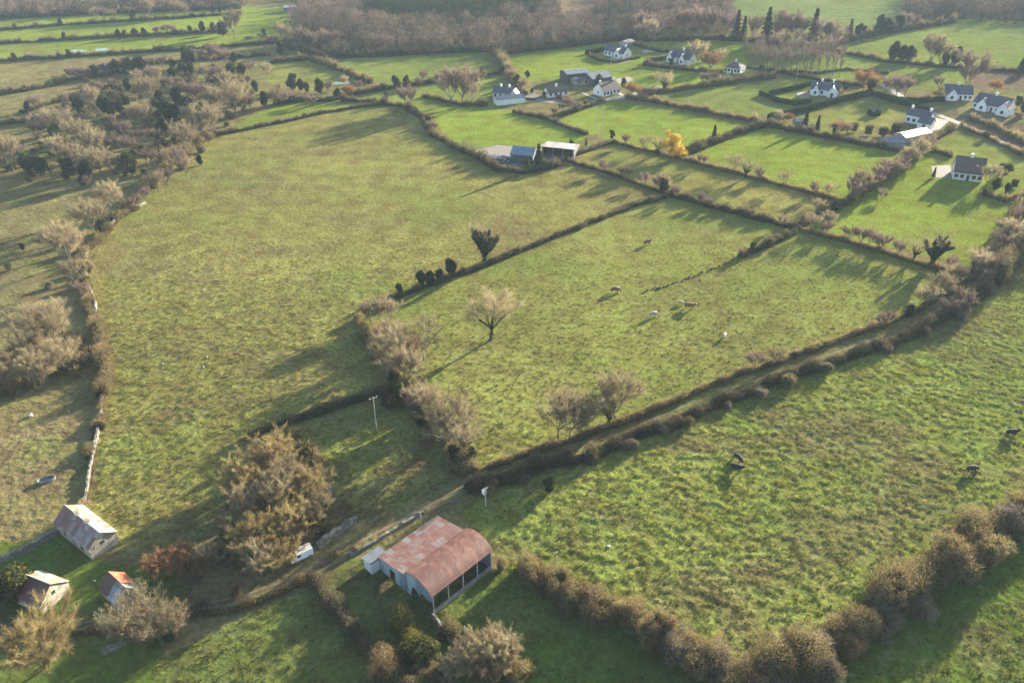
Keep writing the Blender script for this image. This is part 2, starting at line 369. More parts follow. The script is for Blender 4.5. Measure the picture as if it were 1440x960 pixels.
ca = gm.color_attributes.new('albedo', 'FLOAT_COLOR', 'POINT')
ca.data.foreach_set('color', np.concatenate([col.reshape(-1, 3), np.ones((nx * ny, 1))], 1).astype(np.float32).ravel())
ra = gm.attributes.new('rough', 'FLOAT', 'POINT'); ra.data.foreach_set('value', rough.ravel().astype(np.float32))
m, n, l = new_mat('field_grass')
at1 = nd(n, 'ShaderNodeAttribute', attribute_name='albedo'); at2 = nd(n, 'ShaderNodeAttribute', attribute_name='rough')
geo = n.new('ShaderNodeNewGeometry')
n1 = nd(n, 'ShaderNodeTexNoise', Scale=1.1, Detail=6.0, Roughness=.7); n2 = nd(n, 'ShaderNodeTexNoise', Scale=.16, Detail=4.0, Roughness=.6)
for q in (n1, n2): l.new(geo.outputs['Position'], q.inputs['Vector'])
v1 = nd(n, 'ShaderNodeMapRange'); v1.inputs[1].default_value = .3; v1.inputs[2].default_value = .7; v1.inputs[3].default_value = .56; v1.inputs[4].default_value = 1.44; l.new(n1.outputs['Fac'], v1.inputs[0])
v2 = nd(n, 'ShaderNodeMapRange'); v2.inputs[1].default_value = .3; v2.inputs[2].default_value = .7; v2.inputs[3].default_value = .74; v2.inputs[4].default_value = 1.26; l.new(n2.outputs['Fac'], v2.inputs[0])
hm = nd(n, 'ShaderNodeMapRange'); hm.inputs[1].default_value = .3; hm.inputs[2].default_value = .7; hm.inputs[3].default_value = .475; hm.inputs[4].default_value = .52; l.new(n2.outputs['Fac'], hm.inputs[0])
mu = nd(n, 'ShaderNodeMath', operation='MULTIPLY'); l.new(v1.outputs[0], mu.inputs[0]); l.new(v2.outputs[0], mu.inputs[1])
hs = n.new('ShaderNodeHueSaturation'); l.new(at1.outputs['Color'], hs.inputs['Color']); l.new(mu.outputs[0], hs.inputs['Value']); l.new(hm.outputs[0], hs.inputs['Hue'])
n3 = nd(n, 'ShaderNodeTexNoise', Scale=.75, Detail=5.0, Roughness=.65); l.new(geo.outputs['Position'], n3.inputs['Vector'])
bd = nd(n, 'ShaderNodeMath', operation='MULTIPLY'); bd.inputs[1].default_value = .42; l.new(at2.outputs['Fac'], bd.inputs[0])
bu = nd(n, 'ShaderNodeBump', Strength=1.0); l.new(bd.outputs[0], bu.inputs['Distance']); l.new(n3.outputs['Fac'], bu.inputs['Height'])
d = n.new('ShaderNodeBsdfDiffuse'); l.new(hs.outputs[0], d.inputs[0]); l.new(bu.outputs[0], d.inputs['Normal'])
o = n.new('ShaderNodeOutputMaterial'); l.new(d.outputs[0], o.inputs[0])
tag(link('ground', gm, m), kind='structure')

def strip(name, pts, width, z, mat, kind='structure', jag=0.0):
    pts = [Vector((p[0], p[1])) for p in pts]; V = []; F = []
    fine = []
    for a, b in zip(pts, pts[1:]):
        k_ = max(1, int((b - a).length / 4)); fine += [a.lerp(b, i / k_) for i in range(k_)]
    fine.append(pts[-1])
    for i, p in enumerate(fine):
        d_ = (fine[min(i + 1, len(fine) - 1)] - fine[max(i - 1, 0)]).normalized(); nn = Vector((-d_.y, d_.x))
        ww = width / 2 * (1 + random.uniform(-jag, jag))
        V += [(*(p + nn * ww), z), (*(p - nn * ww), z)]
    F = [(2 * i, 2 * i + 1, 2 * i + 3, 2 * i + 2) for i in range(len(fine) - 1)]
    me = bpy.data.meshes.new(name); me.from_pydata(V, [], F); me.update()
    return tag(link(name, me, mat), kind=kind)
def sheet(name, pxs, z, mat):
    me = bpy.data.meshes.new(name); me.from_pydata([(*at(*p).xy, z) for p in pxs], [], [tuple(range(len(pxs)))]); me.update()
    return tag(link(name, me, mat), kind='structure')

def offset(pts, d_):
    out = []
    for i, p in enumerate(pts):
        a = Vector(pts[max(i - 1, 0)]); b = Vector(pts[min(i + 1, len(pts) - 1)]); t = (b - a).normalized()
        out.append(Vector(p) + Vector((-t.y, t.x)) * d_)
    return out
for q_ in (.7, -.7): strip('lane', offset(LANE[:8], q_), .6, .035, M['track'], jag=.5); strip('lane', offset(LANE[7:], q_), .26, .035, M['track'], jag=.9)
strip('road', [at(*p).xy for p in [(1240, 118), (1290, 150), (1345, 172), (1440, 214), (1560, 268)]], 3.4, .03, M['road_grey'], jag=.05)
strip('road', [at(*p).xy for p in [(728, 138), (760, 141), (790, 146), (830, 147), (880, 136), (930, 122)]], 3.6, .03, M['road_grey'], jag=.05)
strip('path', [at(*p).xy for p in [(817, 130), (842, 141), (848, 138)]], 1.6, .03, M['concrete'])
strip('path', [at(*p).xy for p in [(870, 131), (878, 136)]], 2.2, .03, M['concrete'])
sheet('yard', [(735, 134), (752, 131), (762, 137), (748, 143), (730, 140)], .03, M['tarmac'])
sheet('yard', [(862, 112), (884, 108), (892, 113), (872, 119)], .03, M['yard'])
sheet('patio', [(1310, 234), (1336, 232), (1340, 250), (1312, 250)], .05, M['yard'])
sheet('yard', [(1120, 131), (1136, 129), (1140, 137), (1124, 138)], .03, M['yard'])
sheet('yard', [(1312, 165), (1335, 170), (1322, 182), (1305, 186)], .03, M['yard'])
sheet('yard', [(868, 84), (886, 81), (890, 86), (866, 90)], .03, M['yard'])
sheet('yard', [(900, 72), (912, 69), (922, 73), (908, 75)], .03, M['concrete'])
sheet('yard', [(660, 214), (700, 204), (800, 214), (806, 222), (730, 236), (690, 232)], .03, M['yard'])
def pond(pxc, rx, ry, seed):
    r_ = random.Random(seed); c = at(*pxc); V = []
    for k_ in range(20):
        t = k_ / 20 * 2 * math.pi; s = r_.uniform(.7, 1.15); V.append((c.x + rx * s * math.cos(t), c.y + ry * s * math.sin(t), .03))
    me = bpy.data.meshes.new('water'); me.from_pydata(V, [], [tuple(range(20))]); me.update(); tag(link('water', me, M['water']), kind='structure')
pond((108, 72), 6, 3.5, 1); pond((143, 70), 5, 3.2, 2); pond((480, 117), 5, 2.5, 3)

# ------------------------------------------------------------------ trees
def skeleton(seed, h, spread=1.0, trunk=.28, limbs=5, up=.55):
    r_ = random.Random(seed); segs = []; spawn = []
    def grow(p, d_, L, rad, lvl):
        n_ = 3 if lvl < 2 else 2; q = p; dd = d_
        pts = [p]
        for i in range(n_):
            dd = (dd + Vector((r_.gauss(0, .13), r_.gauss(0, .13), r_.gauss(0, .08) + .06))).normalized()
            q2 = q + dd * (L / n_); ra = rad * (1 - i / n_ * .5); rb = rad * (1 - (i + 1) / n_ * .5)
            segs.append((q, q2, ra, rb, lvl)); q = q2; pts.append(q)
        if lvl >= 2: spawn.append((pts, dd, L))
        if lvl < 3:
            kids = limbs if lvl == 0 else 4
            ph = r_.uniform(0, 6.28)
            for k_ in range(kids):
                a = ph + k_ * 6.283 / kids + r_.uniform(-.4, .4)
                out = Vector((math.cos(a), math.sin(a), 0)); base = dd if lvl else Vector((0, 0, 1))
                el = up + r_.uniform(-.2, .25)
                nd_ = (base * el + out * spread * (1.0 - el * .35) * r_.uniform(.55, 1.05) + Vector((0, 0, .12))).normalized()
                s = q if (k_ % 2 == 0 or lvl == 0) else pts[-2]
                f = {0: .40, 1: .30, 2: .19}[lvl] * h * r_.uniform(.75, 1.15)
                grow(s, nd_, f, rad * .5 * r_.uniform(.7, 1), lvl + 1)
    grow(Vector((0, 0, -.3)), Vector((0, 0, 1)), trunk * h, h * .026, 0)
    return segs, spawn

def tree_meshes(name, seed, h, twigs=6000, tl=1.0, tw=.055, ivy=0, ivy_r=.6, **kw):
    segs, spawn = skeleton(seed, h, **kw); r = np.random.RandomState(seed)
    mb = MB()
    for a, b, ra, rb, lvl in segs: mb.bar(a, b, max(ra, .03), max(rb, .02), 7 if lvl == 0 else (5 if lvl < 2 else 3))
    trunk = mb.mesh(name + '_trunk'); trunk.materials.append(M['bark'])
    top = max(max(p.z for p in s[0]) for s in spawn); cz = top * .5
    P = []; D = []; W = []; per = max(3, twigs // len(spawn))
    for pts, dd, L in spawn:
        A = np.array([list(p) for p in pts]); t = r.rand(per) * (len(A) - 1); i = np.minimum(t.astype(int), len(A) - 2); f = (t - i)[:, None]
        p = A[i] * (1 - f) + A[i + 1] * f
        out = unit(p - np.array([0, 0, cz])); d_ = unit(out * .6 + np.array(dd) * .55 + r.normal(size=p.shape) * .55 + np.array([0, 0, .15]))
        P.append(p); D.append(d_ * (tl * (.5 + .8 * r.rand(per)))[:, None]); W.append(tw * (.6 + .8 * r.rand(per)))
    P = np.concatenate(P); D = np.concatenate(D); W = np.concatenate(W)
    V, F, rn = sliver(P, D, W, np.clip(r.rand(len(P)) * .8 + .2 * P[:, 2] / top, 0, 1), r)
    # short side twigs
    k_ = r.randint(0, len(P), len(P)); p2 = P[k_] + D[k_] * (.3 + .6 * r.rand(len(P)))[:, None]
    d2 = unit(D[k_] + r.normal(size=P.shape) * tl * .7) * (tl * .5)
    s2 = sliver(p2, d2, W * .8, np.clip(r.rand(len(P)) * .8 + .2, 0, 1), r)
    V, F, rn = join((V, F, rn), s2)
    crown = np_mesh(name + '_crown', V, F, rn)
    iv = None
    if ivy:
        P = []
        ss = [s for s in segs if s[4] <= (1 if ivy < 2 else 2)]
        for a, b, ra, rb, lvl in ss:
            L = (b - a).length; kk = int(L * (170 if lvl == 0 else (110 if lvl == 1 else 90)))
            t = r.rand(kk)[:, None]; c = np.array(a) * (1 - t) + np.array(b) * t
            rr = ivy_r * (1.3 if lvl == 0 else (.9 if lvl == 1 else (.75 if ivy_r > .5 else .3)))
            P.append(c + unit(r.normal(size=(kk, 3))) * rr * (.35 + .75 * r.rand(kk, 1)))
        P = np.concatenate(P); P[:, 2] = np.abs(P[:, 2])
        iv = np_mesh(name + '_ivy', *leaves(P, .32 if ivy_r > .28 else .2, r.rand(len(P)), r)); iv.materials.append(M['ivy'])
    return trunk, crown, iv

def blob_shell(cs, rads, n_, r, rmin=.75):
    """points near the surface of a union of ellipsoids"""
    k_ = r.choice(len(cs), n_, p=(rads.prod(1) ** .66) / (rads.prod(1) ** .66).sum())
    u = unit(r.normal(size=(n_, 3))); rho = rmin + (1.05 - rmin) * r.rand(n_, 1)
    return cs[k_] + u * rads[k_] * rho, u, k_
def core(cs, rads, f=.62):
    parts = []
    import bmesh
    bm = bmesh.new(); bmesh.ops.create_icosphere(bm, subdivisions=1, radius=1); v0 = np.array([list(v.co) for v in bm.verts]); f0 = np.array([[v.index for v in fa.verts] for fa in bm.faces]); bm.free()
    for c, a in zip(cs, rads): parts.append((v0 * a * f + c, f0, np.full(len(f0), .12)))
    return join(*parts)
def bush_mesh(name, seed, wd, h, n_=2600, leaf=.26, twig=0.5, lumps=7, tl=.7, flat=False, corefac=.6):
    r = np.random.RandomState(seed)
    th = r.rand(lumps) * 6.283; rr = wd * .5 * .72 * np.sqrt(r.rand(lumps))
    q_ = r.uniform(.2, .56, lumps); rad = np.stack([wd * .5 * q_, wd * .5 * q_ * r.uniform(.7, 1.2, lumps), h * (.12 + q_ * .6)], 1)
    cs = np.stack([rr * np.cos(th), rr * np.sin(th), np.minimum(h - rad[:, 2], h * r.uniform(.22, .78, lumps))], 1)
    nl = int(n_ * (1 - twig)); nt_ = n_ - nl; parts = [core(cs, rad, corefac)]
    if nl:
        P, u, k_ = blob_shell(cs, rad, nl, r, .62); P[:, 2] = np.maximum(P[:, 2], .02)
        parts.append(leaves(P, leaf, np.clip(.15 + .75 * r.rand(nl) + .1 * u[:, 2], 0, 1), r))
    if nt_:
        P, u, k_ = blob_shell(cs, rad, nt_, r, .6); P[:, 2] = np.maximum(P[:, 2], .02)
        D = unit(u * .6 + r.normal(size=u.shape) * .6 + np.array([0, 0, .35])) * (tl * (.4 + .8 * r.rand(nt_)))[:, None]
        parts.append(sliver(P, D, .07 * (.6 + .8 * r.rand(nt_)), np.clip(.35 + .65 * r.rand(nt_), 0, 1), r))
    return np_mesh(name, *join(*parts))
def everg_meshes(name, seed, h, wd, n_=3200, leaf=.4):
    r = np.random.RandomState(seed); lumps = 11
    rad = np.stack([wd * .5 * r.uniform(.3, .5, lumps)] * 2 + [h * r.uniform(.16, .26, lumps)], 1)
    zz = np.linspace(.25, .85, lumps) * h; env = np.sin(np.clip((zz / h - .02) * 3.1, 0, 3.0)) ** .7
    th = r.rand(lumps) * 6.283; rr = wd * .5 * .6 * env * r.rand(lumps) ** .5
    cs = np.stack([rr * np.cos(th), rr * np.sin(th), np.minimum(zz, h - rad[:, 2])], 1)
    P, u, k_ = blob_shell(cs, rad, n_, r, .6); P[:, 2] = np.maximum(P[:, 2], .1)
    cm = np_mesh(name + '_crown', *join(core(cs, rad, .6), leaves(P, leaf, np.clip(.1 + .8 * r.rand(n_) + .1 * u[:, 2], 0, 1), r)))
    mb = MB(); mb.bar((0, 0, -.3), (0, 0, h * .45), h * .035, h * .02, 7)
    for k_ in range(4):
        a = k_ * 1.6; mb.bar((0, 0, h * (.2 + .06 * k_)), (math.cos(a) * wd * .25, math.sin(a) * wd * .25, h * (.42 + .06 * k_)), h * .014, h * .008, 5)
    tm = mb.mesh(name + '_trunk'); tm.materials.append(M['bark']); return tm, cm, None
def conifer_meshes(name, seed, h, wd, n_=2600):
    r = np.random.RandomState(seed); t = r.rand(n_) ** .8; z = h * (.08 + .92 * (1 - t)); rad = wd * .5 * t ** .8 * (.75 + .35 * np.sin(z * 5.0 + r.rand() * 6)) * (.5 + .55 * r.rand(n_))
    a = r.rand(n_) * 6.283; P = np.stack([rad * np.cos(a), rad * np.sin(a), z], 1)
    D = np.stack([np.cos(a), np.sin(a), -.15 + 0 * a], 1) * (.35 + .3 * r.rand(n_, 1))
    cm = np_mesh(name + '_crown', *join(leaves(P, .38, r.rand(n_), r), sliver(P, D, np.full(n_, .14), r.rand(n_), r)))
    mb = MB(); mb.bar((0, 0, -.3), (0, 0, h * .97), h * .022, .02, 6); tm = mb.mesh(name + '_trunk'); tm.materials.append(M['bark']); return tm, cm, None

PROTO = {}
def reg(kind, meshes, mat, h):
    t, c, iv = meshes
    if not c.materials: c.materials.append(M[mat])
    PROTO.setdefault(kind, []).append((t, c, iv, h))
for s in range(3): reg('T', tree_meshes('tan_tree', 11 + s, 10, 7000, 1.0, .04, spread=.9, up=.75, trunk=.2, limbs=6), 'twig_tan', 10)
for s in range(2): reg('t', tree_meshes('thin_tree', 21 + s, 10, 2300, 1.1, .05, ivy=1 if s else 0, ivy_r=.35, spread=.85, up=.7), 'twig_tan', 10)
for s in range(2): reg('S', tree_meshes('straw_tree', 31 + s, 10, 13500, .9, .04, spread=1.05, trunk=.16, limbs=8, up=.6), 'twig_straw', 10)
for s in range(2): reg('P', tree_meshes('purple_tree', 41 + s, 10, 7500, 1.0, .042, spread=.85, up=.8, trunk=.22), 'twig_purple', 10)
for s in range(2): reg('R', tree_meshes('russet_tree', 51 + s, 8, 5000, 1.1, .055, spread=1.2, trunk=.12, limbs=7), 'twig_russet', 8)
reg('V', tree_meshes('ivy_vase', 61, 11, 2200, 1.0, .03, ivy=2, ivy_r=.6, spread=.9, trunk=.2, limbs=8, up=.9), 'twig_tan', 11)
reg('K', tree_meshes('ivy_oak', 62, 12, 6500, 1.5, .03, ivy=1, ivy_r=.27, spread=.95, trunk=.30, limbs=5, up=.75), 'twig_tan', 12)
reg('I', tree_meshes('ivy_tree', 65, 10, 4500, 1.1, .055, ivy=1, ivy_r=.8, spread=.9), 'twig_tan', 10)
reg('O', tree_meshes('orange_tree', 71, 9, 1200, .8, .06, spread=1.2, trunk=.15), 'orange_leaf', 9)
for s in range(3): reg('D', everg_meshes('evergreen', 81 + s, 8, 6.2), 'dark_leaf', 8)
reg('G', everg_meshes('olive_bush', 91, 5, 6, 3600, .3), 'olive_leaf', 5)
reg('C', conifer_meshes('conifer', 95, 9, 3.2), 'dark_leaf', 9)
# the orange tree carries leaves too
_t, _c, _, _ = PROTO['O'][0]; _r = np.random.RandomState(5); _cs = _r.normal(size=(9, 3)) * np.array([1.9, 1.9, 1.3]) + np.array([0, 0, 4.6]); _rd = np.full((9, 3), 1.5) * _r.uniform(.7, 1.2, (9, 1))
_P, _u, _ = blob_shell(_cs, _rd, 3500, _r, .3); OL = np_mesh('orange_leaves', *leaves(_P, .34, _r.rand(3500), _r)); OL.materials.append(M['orange_leaf'])

ORD = ['first', 'second', 'third', 'fourth', 'fifth', 'sixth', 'seventh', 'eighth', 'ninth', 'tenth', 'eleventh', 'twelfth', 'thirteenth', 'fourteenth', 'fifteenth', 'sixteenth', 'seventeenth', 'eighteenth', 'nineteenth', 'twentieth']
LOOK = {'T': ('bare_tree', 'bare tan tree', 'tree'), 't': ('bare_tree', 'thin bare see-through tree', 'tree'), 'S': ('bare_tree', 'dense straw-coloured round tree', 'tree'),
        'P': ('bare_tree', 'bare purplish-brown tree', 'tree'), 'R': ('russet_bush', 'russet twiggy bush', 'bush'), 'V': ('ivy_clad_tree', 'dark ivy-clad tree', 'tree'), 'K': ('ivy_clad_tree', 'bare tree with ivied trunk', 'tree'),
        'I': ('ivy_clad_tree', 'tan tree with dark ivied trunk', 'tree'), 'O': ('autumn_tree', 'orange-leaved autumn tree', 'tree'), 'D': ('evergreen_tree', 'dark evergreen tree', 'tree'),
        'G': ('round_bush', 'olive green round bush', 'bush'), 'C': ('conifer', 'dark pointed conifer', 'tree')}
def plant(kind, px, py, h, label, group=None, wide=1.0):
    pr = PROTO[kind]; t, c, iv, h0 = pr[int(px * 7 + py * 3) % len(pr)]
    nm, look, cat = LOOK[kind]; s = h / h0
    e = empty(nm, at(px, py), random.uniform(0, 6.28), label, cat, group)
    e.scale = (s * wide, s * wide, s)
    link('trunk', t, None, e); link('crown', c, None, e)
    if iv: link('ivy', iv, None, e)
    if kind == 'O': link('leaves', OL, None, e)
    return e
def zone(phrase, items, group=None, wide=1.0):
    """items: [(kind, px, py, h)]; a label = look + zone phrase + rank from the left where a look repeats"""
    by = {}
    for it in items: by.setdefault(it[0], []).append(it)
    for kd, its in by.items():
        its.sort(key=lambda t: t[1])
        for i, it in enumerate(its):
            lb = LOOK[kd][1] + ' ' + phrase
            if len(its) > 1:
                if i == 0: lb += ', leftmost one'
                elif i == len(its) - 1: lb += ', rightmost one'
                else: lb += ', %s from the left' % ORD[i]
            plant(kd, it[1], it[2], it[3], lb, group or ('trees ' + phrase), wide)
def Zs(s):
    out = []
    for tok in s.split():
        a = tok.split(','); out.append((a[0], float(a[1]), float(a[2]), float(a[3])))
    return out
zone('in clump beside the white van', Zs('S,388,664,9 S,440,704,8 S,350,694,8 T,384,722,8.5 S,416,756,8 I,456,738,6.5 S,362,776,8.5 S,396,798,6.5 T,342,738,7 T,368,810,7 T,408,692,8 G,334,768,4 D,404,742,5 D,372,752,5 D,428,742,4.5 D,362,706,5'))
zone('at the lane end', Zs('R,232,808,5.5 R,262,800,5.5 R,282,806,4.5 T,300,800,5'))
plant('S', 64, 940, 10.5, 'large round straw-brown tree below the maroon roofed shed', None, 1.05)
zone('below the collapsed shed', Zs('t,188,898,7.5 t,214,896,8.5 T,246,898,6 t,230,908,7 T,204,914,4.5 R,187,884,3.5 D,222,898,3 D,240,902,3'))
plant('G', 22, 842, 6, 'round olive bush against the maroon roofed shed')
zone('beside the utility pole paddock', Zs('T,600,600,9 T,634,614,10.5 t,642,642,10 I,586,588,8 D,592,602,5 D,560,566,4.5 G,548,575,3.5 D,640,650,4.5 D,662,655,4.5 T,618,628,8 t,655,640,8'))
zone('along the inner field corner', Zs('T,522,456,7 T,545,452,7 R,538,478,5 T,548,500,9 T,564,522,10.5 T,575,545,10 t,596,506,10.5 D,555,540,4 R,580,498,5'))
plant('K', 690, 478, 12.5, 'lone leafless tree with ivied trunk standing in the middle field')
plant('V', 681, 368, 11, 'tall dark ivy-clad tree with flared top on the wall')
zone('on the wall below the ivied tree', Zs('D,592,402,5 D,606,402,4.5 D,618,396,4 D,634,388,5.5 D,562,414,3.5'))
zone('on the lane below the horses field', Zs('t,786,620,10 T,802,617,10 T,818,612,9 T,866,592,11.5 I,858,594,6'))
zone('in the right end of middle field', Zs('T,1322,418,7 T,1300,430,6 D,1276,447,4 T,1340,400,6 P,1240,462,5 P,1060,520,5 T,1090,512,4.5'))
plant('D', 772, 692, 3.6, 'small round dark bush alone below the lane')
zone('in the hedge above narrow top field', Zs('P,880,206,5 t,905,213,6 t,925,218,7 P,987,235,5 t,1030,246,7 t,1048,251,7 P,1065,255,5 t,1100,264,6 P,1142,275,5 t,1165,281,6'))
zone('in low hedge left of narrow field', Zs('P,846,243,5 P,878,254,5.5 P,905,262,5 P,924,269,6'))
zone('past lane corner at the right edge', Zs('P,1455,352,9 P,1470,330,9 P,1492,352,8 T,1510,330,9 P,1530,372,9'))
plant('V', 1311, 372, 9.5, 'ivy-clad vase shaped tree in right hand hedge')
zone('at the lane corner hedge', Zs('I,1366,388,8 P,1392,392,7 P,1410,360,7 T,1420,340,7 P,1432,318,7 P,1378,402,6 T,1436,360,7 T,1402,330,5 P,1350,436,6 P,1330,446,5'))
zone('between the long green fields', Zs('P,1196,284,8 T,1208,275,9 P,1222,270,7 P,1236,262,8 P,1250,254,8 P,1262,246,7 T,1275,236,8 T,1289,228,9 P,1300,214,7 T,1240,282,4'))
zone('on hedge right of the notch', Zs('t,1140,326,6 P,1160,332,5 P,1192,340,5 P,1209,345,6 P,1221,348,6 P,1238,354,5.5 P,1262,360,5 t,1285,366,6 P,1336,382,5 T,1165,318,5 T,1150,300,5'))
zone('beside the brown roofed house', Zs('T,1386,262,8 D,1399,268,4.5 D,1414,272,4 G,1410,248,5 D,1383,276,2.5 G,1425,264,3 C,1312,250,4'))
zone('in the inner field hedge', Zs('D,932,272,5.5 P,950,280,5 P,984,287,4 P,996,293,3.5 P,1008,297,3 T,938,260,3 P,1054,306,3 P,1070,312,3 P,1098,320,4 P,1042,362,3 D,1058,354,3 P,1082,345,3'))
plant('O', 940, 223, 11, 'large orange autumn tree beside the farthest marked corner'); plant('O', 958, 222, 4, 'small orange bush beside the larger orange tree')
plant('C', 1003, 200, 7, 'pointed dark conifer standing alone on field hedge'); plant('D', 860, 196, 4, 'small dark tree at the top corner of narrow field')
zone('beside the blue roofed shed', Zs('C,757,236,9 D,803,208,3.5 C,824,205,3 G,764,238,4 T,676,224,4 G,740,234,3'))
zone('in group between the green fields', Zs('T,634,146,14 P,650,148,18 T,664,147,12'))
zone('left of the tall tree group', Zs('P,575,155,11 D,602,176,4 D,543,142,4 P,610,185,4 D,556,124,6.5 D,572,120,5 P,596,118,7 P,590,124,5 P,632,112,4 D,676,106,4 D,706,104,4'))
zone('around the white farmhouses', Zs('D,842,122,6 D,876,124,5 R,888,134,7 R,902,138,6 P,912,140,6 t,934,131,10 P,800,156,6 P,812,158,5 P,790,158,4 D,742,110,4 P,735,128,5 D,727,122,6 P,716,115,6 D,748,132,3 D,765,137,3 P,780,164,4'))
zone('by the steep gabled house', Zs('T,982,92,13 R,998,98,11 T,1012,90,8 P,990,122,7 P,1000,120,7 D,1070,105,5 R,1040,112,4 D,944,93,4'))
zone('in tall far tree line', Zs('P,905,50,14 T,915,60,13 T,900,62,11 P,960,52,17 P,980,53,18 P,1000,53,17 P,1020,54,15 C,1034,56,17 C,1044,57,14 P,1058,58,15 C,1076,60,20 P,1088,60,14 P,1106,60,19 P,1118,62,16 C,1141,62,20 P,1156,64,16 P,1168,68,13'))
zone('between the two far right fields', Zs('C,1193,56,12 D,1206,54,9 D,1214,50,6 D,1236,49,12 D,1246,48,10 D,1262,44,10 P,1270,40,10 P,1284,38,8'))
zone('on the far right field hedge', Zs('D,1254,87,11 D,1266,87,9 D,1276,87,9 T,1308,93,17 T,1322,94,13 D,1327,94,8 D,1341,92,10 P,1362,122,17 P,1356,126,12 D,1436,104,8 P,1282,88,5'))
zone('among the right hand houses', Zs('R,1214,127,12 D,1222,130,7 P,1244,133,8 P,1260,136,10 P,1272,136,9 O,1318,140,6 R,1398,128,6 P,1318,128,7 D,1188,128,4 C,1131,182,8 C,1148,186,7 R,1178,188,6 D,1172,188,4 G,1200,186,4 G,1220,190,4 G,1240,192,4 G,1258,190,5 P,1190,190,5 D,1232,164,3 T,1095,172,5 R,1108,170,4 D,1430,150,5 D,1438,160,6 P,1430,170,4 G,1386,196,3'))
zone('on the top left field hedges', Zs('P,330,54,17 P,322,52,11 D,314,52,9 P,305,48,6 D,168,55,6 D,176,54,5 D,190,53,6 D,204,53,6 P,222,51,6 P,234,50,7 P,244,49,6 D,268,47,5 D,285,46,7 D,300,45,6 D,91,57,5'))
zone('on the farthest left field hedge', Zs('T,136,30,9 P,148,32,10 T,160,31,8 T,212,26,13 P,206,28,9 D,188,28,6 P,240,25,10 T,250,25,12 P,262,23,8 D,288,22,5 D,300,20,6 D,310,19,5 D,86,36,5 D,22,42,4 P,52,40,4 D,22,87,5 D,98,82,5'))
zone('near the top left woodland edge', Zs('D,396,78,8 P,386,68,8 T,405,62,10 T,428,66,11 P,440,70,10 T,455,66,10 P,468,70,11 P,368,58,5 D,372,52,5 T,395,56,10 P,350,60,4'))
zone('by the small green lens field', Zs('D,413,128,8.5 D,424,128,6 D,432,130,5 D,450,132,7.5 P,462,132,6 D,475,140,5.5 R,490,134,6 T,388,150,9 P,402,146,6 P,432,148,5 P,440,150,5 D,372,150,7 P,352,156,7 D,360,130,6 T,485,124,6 P,505,128,5 T,376,108,7'))
zone('in farthest row of left scrub', Zs('P,102,115,7 P,112,113,7 T,124,111,6 D,134,108,6 P,150,107,7 D,164,105,8 P,172,104,8 D,182,103,8 D,193,102,8 D,202,101,8 P,212,101,8 P,230,98,7 D,244,97,5 D,266,94,11 P,280,92,9 P,304,90,11 T,296,92,8 P,316,92,9 D,330,92,7'))
zone('in fourth row of left scrub', Zs('P,142,132,6 P,160,128,6 D,158,136,6 T,196,122,8 T,222,124,11 P,208,122,8 D,244,110,6 D,258,110,8 D,270,110,8 T,290,114,8 P,262,118,6 D,326,108,7 D,340,108,7 P,354,106,7 P,306,116,8 T,318,124,8 D,180,128,6 P,238,128,7'))
zone('in third row of left scrub', Zs('D,112,160,8 T,134,154,10 D,148,162,9 T,164,154,9 D,160,165,7 T,214,146,13 D,226,152,8 D,252,150,9 P,272,148,11 P,286,150,11 T,302,158,11 P,312,156,10 T,330,164,15 P,344,160,9 D,262,158,7 P,92,150,6 D,40,158,5 P,54,156,7 D,180,160,8'))
zone('in second row of left scrub', Zs('T,74,188,10 T,94,192,12 P,60,198,9 T,118,206,11 D,172,162,8 T,192,176,9 T,204,178,10 D,222,168,9 D,238,170,10 D,248,170,8 T,296,192,13 T,284,196,10 P,178,196,8 D,174,190,7 P,196,206,7 D,82,204,9 D,232,192,8 P,222,208,8 T,264,178,8'))
zone('in front row of left scrub', Zs('T,20,240,13 T,2,236,11 D,40,244,8 D,58,248,8 T,84,228,10 T,108,238,10 T,132,222,11 T,142,244,10 D,98,250,8 D,122,252,7 P,158,216,8 P,186,220,8 T,168,250,9 D,186,246,9 T,262,216,12 P,254,240,9 T,232,236,7 D,282,232,4 P,210,236,7'))
zone('along the left stone wall', Zs('T,262,246,7 P,236,262,7 T,222,270,7 P,206,284,5 T,162,300,11 T,136,328,11 D,146,330,5 T,100,372,12 T,84,360,9 T,108,402,8 P,118,420,5 D,118,262,4 P,126,264,5 P,190,296,5'))
zone('in left paddock beside the bramble wall', Zs('T,76,500,14 T,100,524,9 T,52,520,10 T,28,548,9 T,62,545,9 T,6,548,9 T,90,480,11'))
plant('D', 32, 352, 2.4, 'lone low dark bush in the left paddock'); plant('G', 392, 128, 3, 'small green bush near the dark evergreens of lens field')
zone('at the lower hedge by the barn', Zs('R,545,945,4 G,580,925,4 G,600,935,4.5 T,690,935,7 T,665,945,7 T,708,945,6 T,640,952,5 t,700,925,6'))

# saplings of the far plantation, one thing each
sk = tree_meshes('sapling', 99, 9, 500, .8, .045, spread=.45, trunk=.5, limbs=5, up=1.0); sk[1].materials.append(M['twig_purple'])
pb = [(1048, 84), (1185, 62), (1180, 108), (1062, 100)]
for i in range(13):
    for j in range(6):
        u, v = i / 12, j / 5
        px = (pb[0][0] * (1 - u) + pb[1][0] * u) * (1 - v) + (pb[3][0] * (1 - u) + pb[2][0] * u) * v; py = (pb[0][1] * (1 - u) + pb[1][1] * u) * (1 - v) + (pb[3][1] * (1 - u) + pb[2][1] * u) * v
        e = empty('sapling', at(px + random.uniform(-1, 1), py + random.uniform(-.6, .6)), random.uniform(0, 6), 'thin upright bare sapling standing in the rows of the far plantation', 'sapling', 'saplings planted in rows')
        s = random.uniform(.8, 1.15); e.scale = (s, s, s); link('trunk', sk[0], None, e); link('crown', sk[1], None, e)

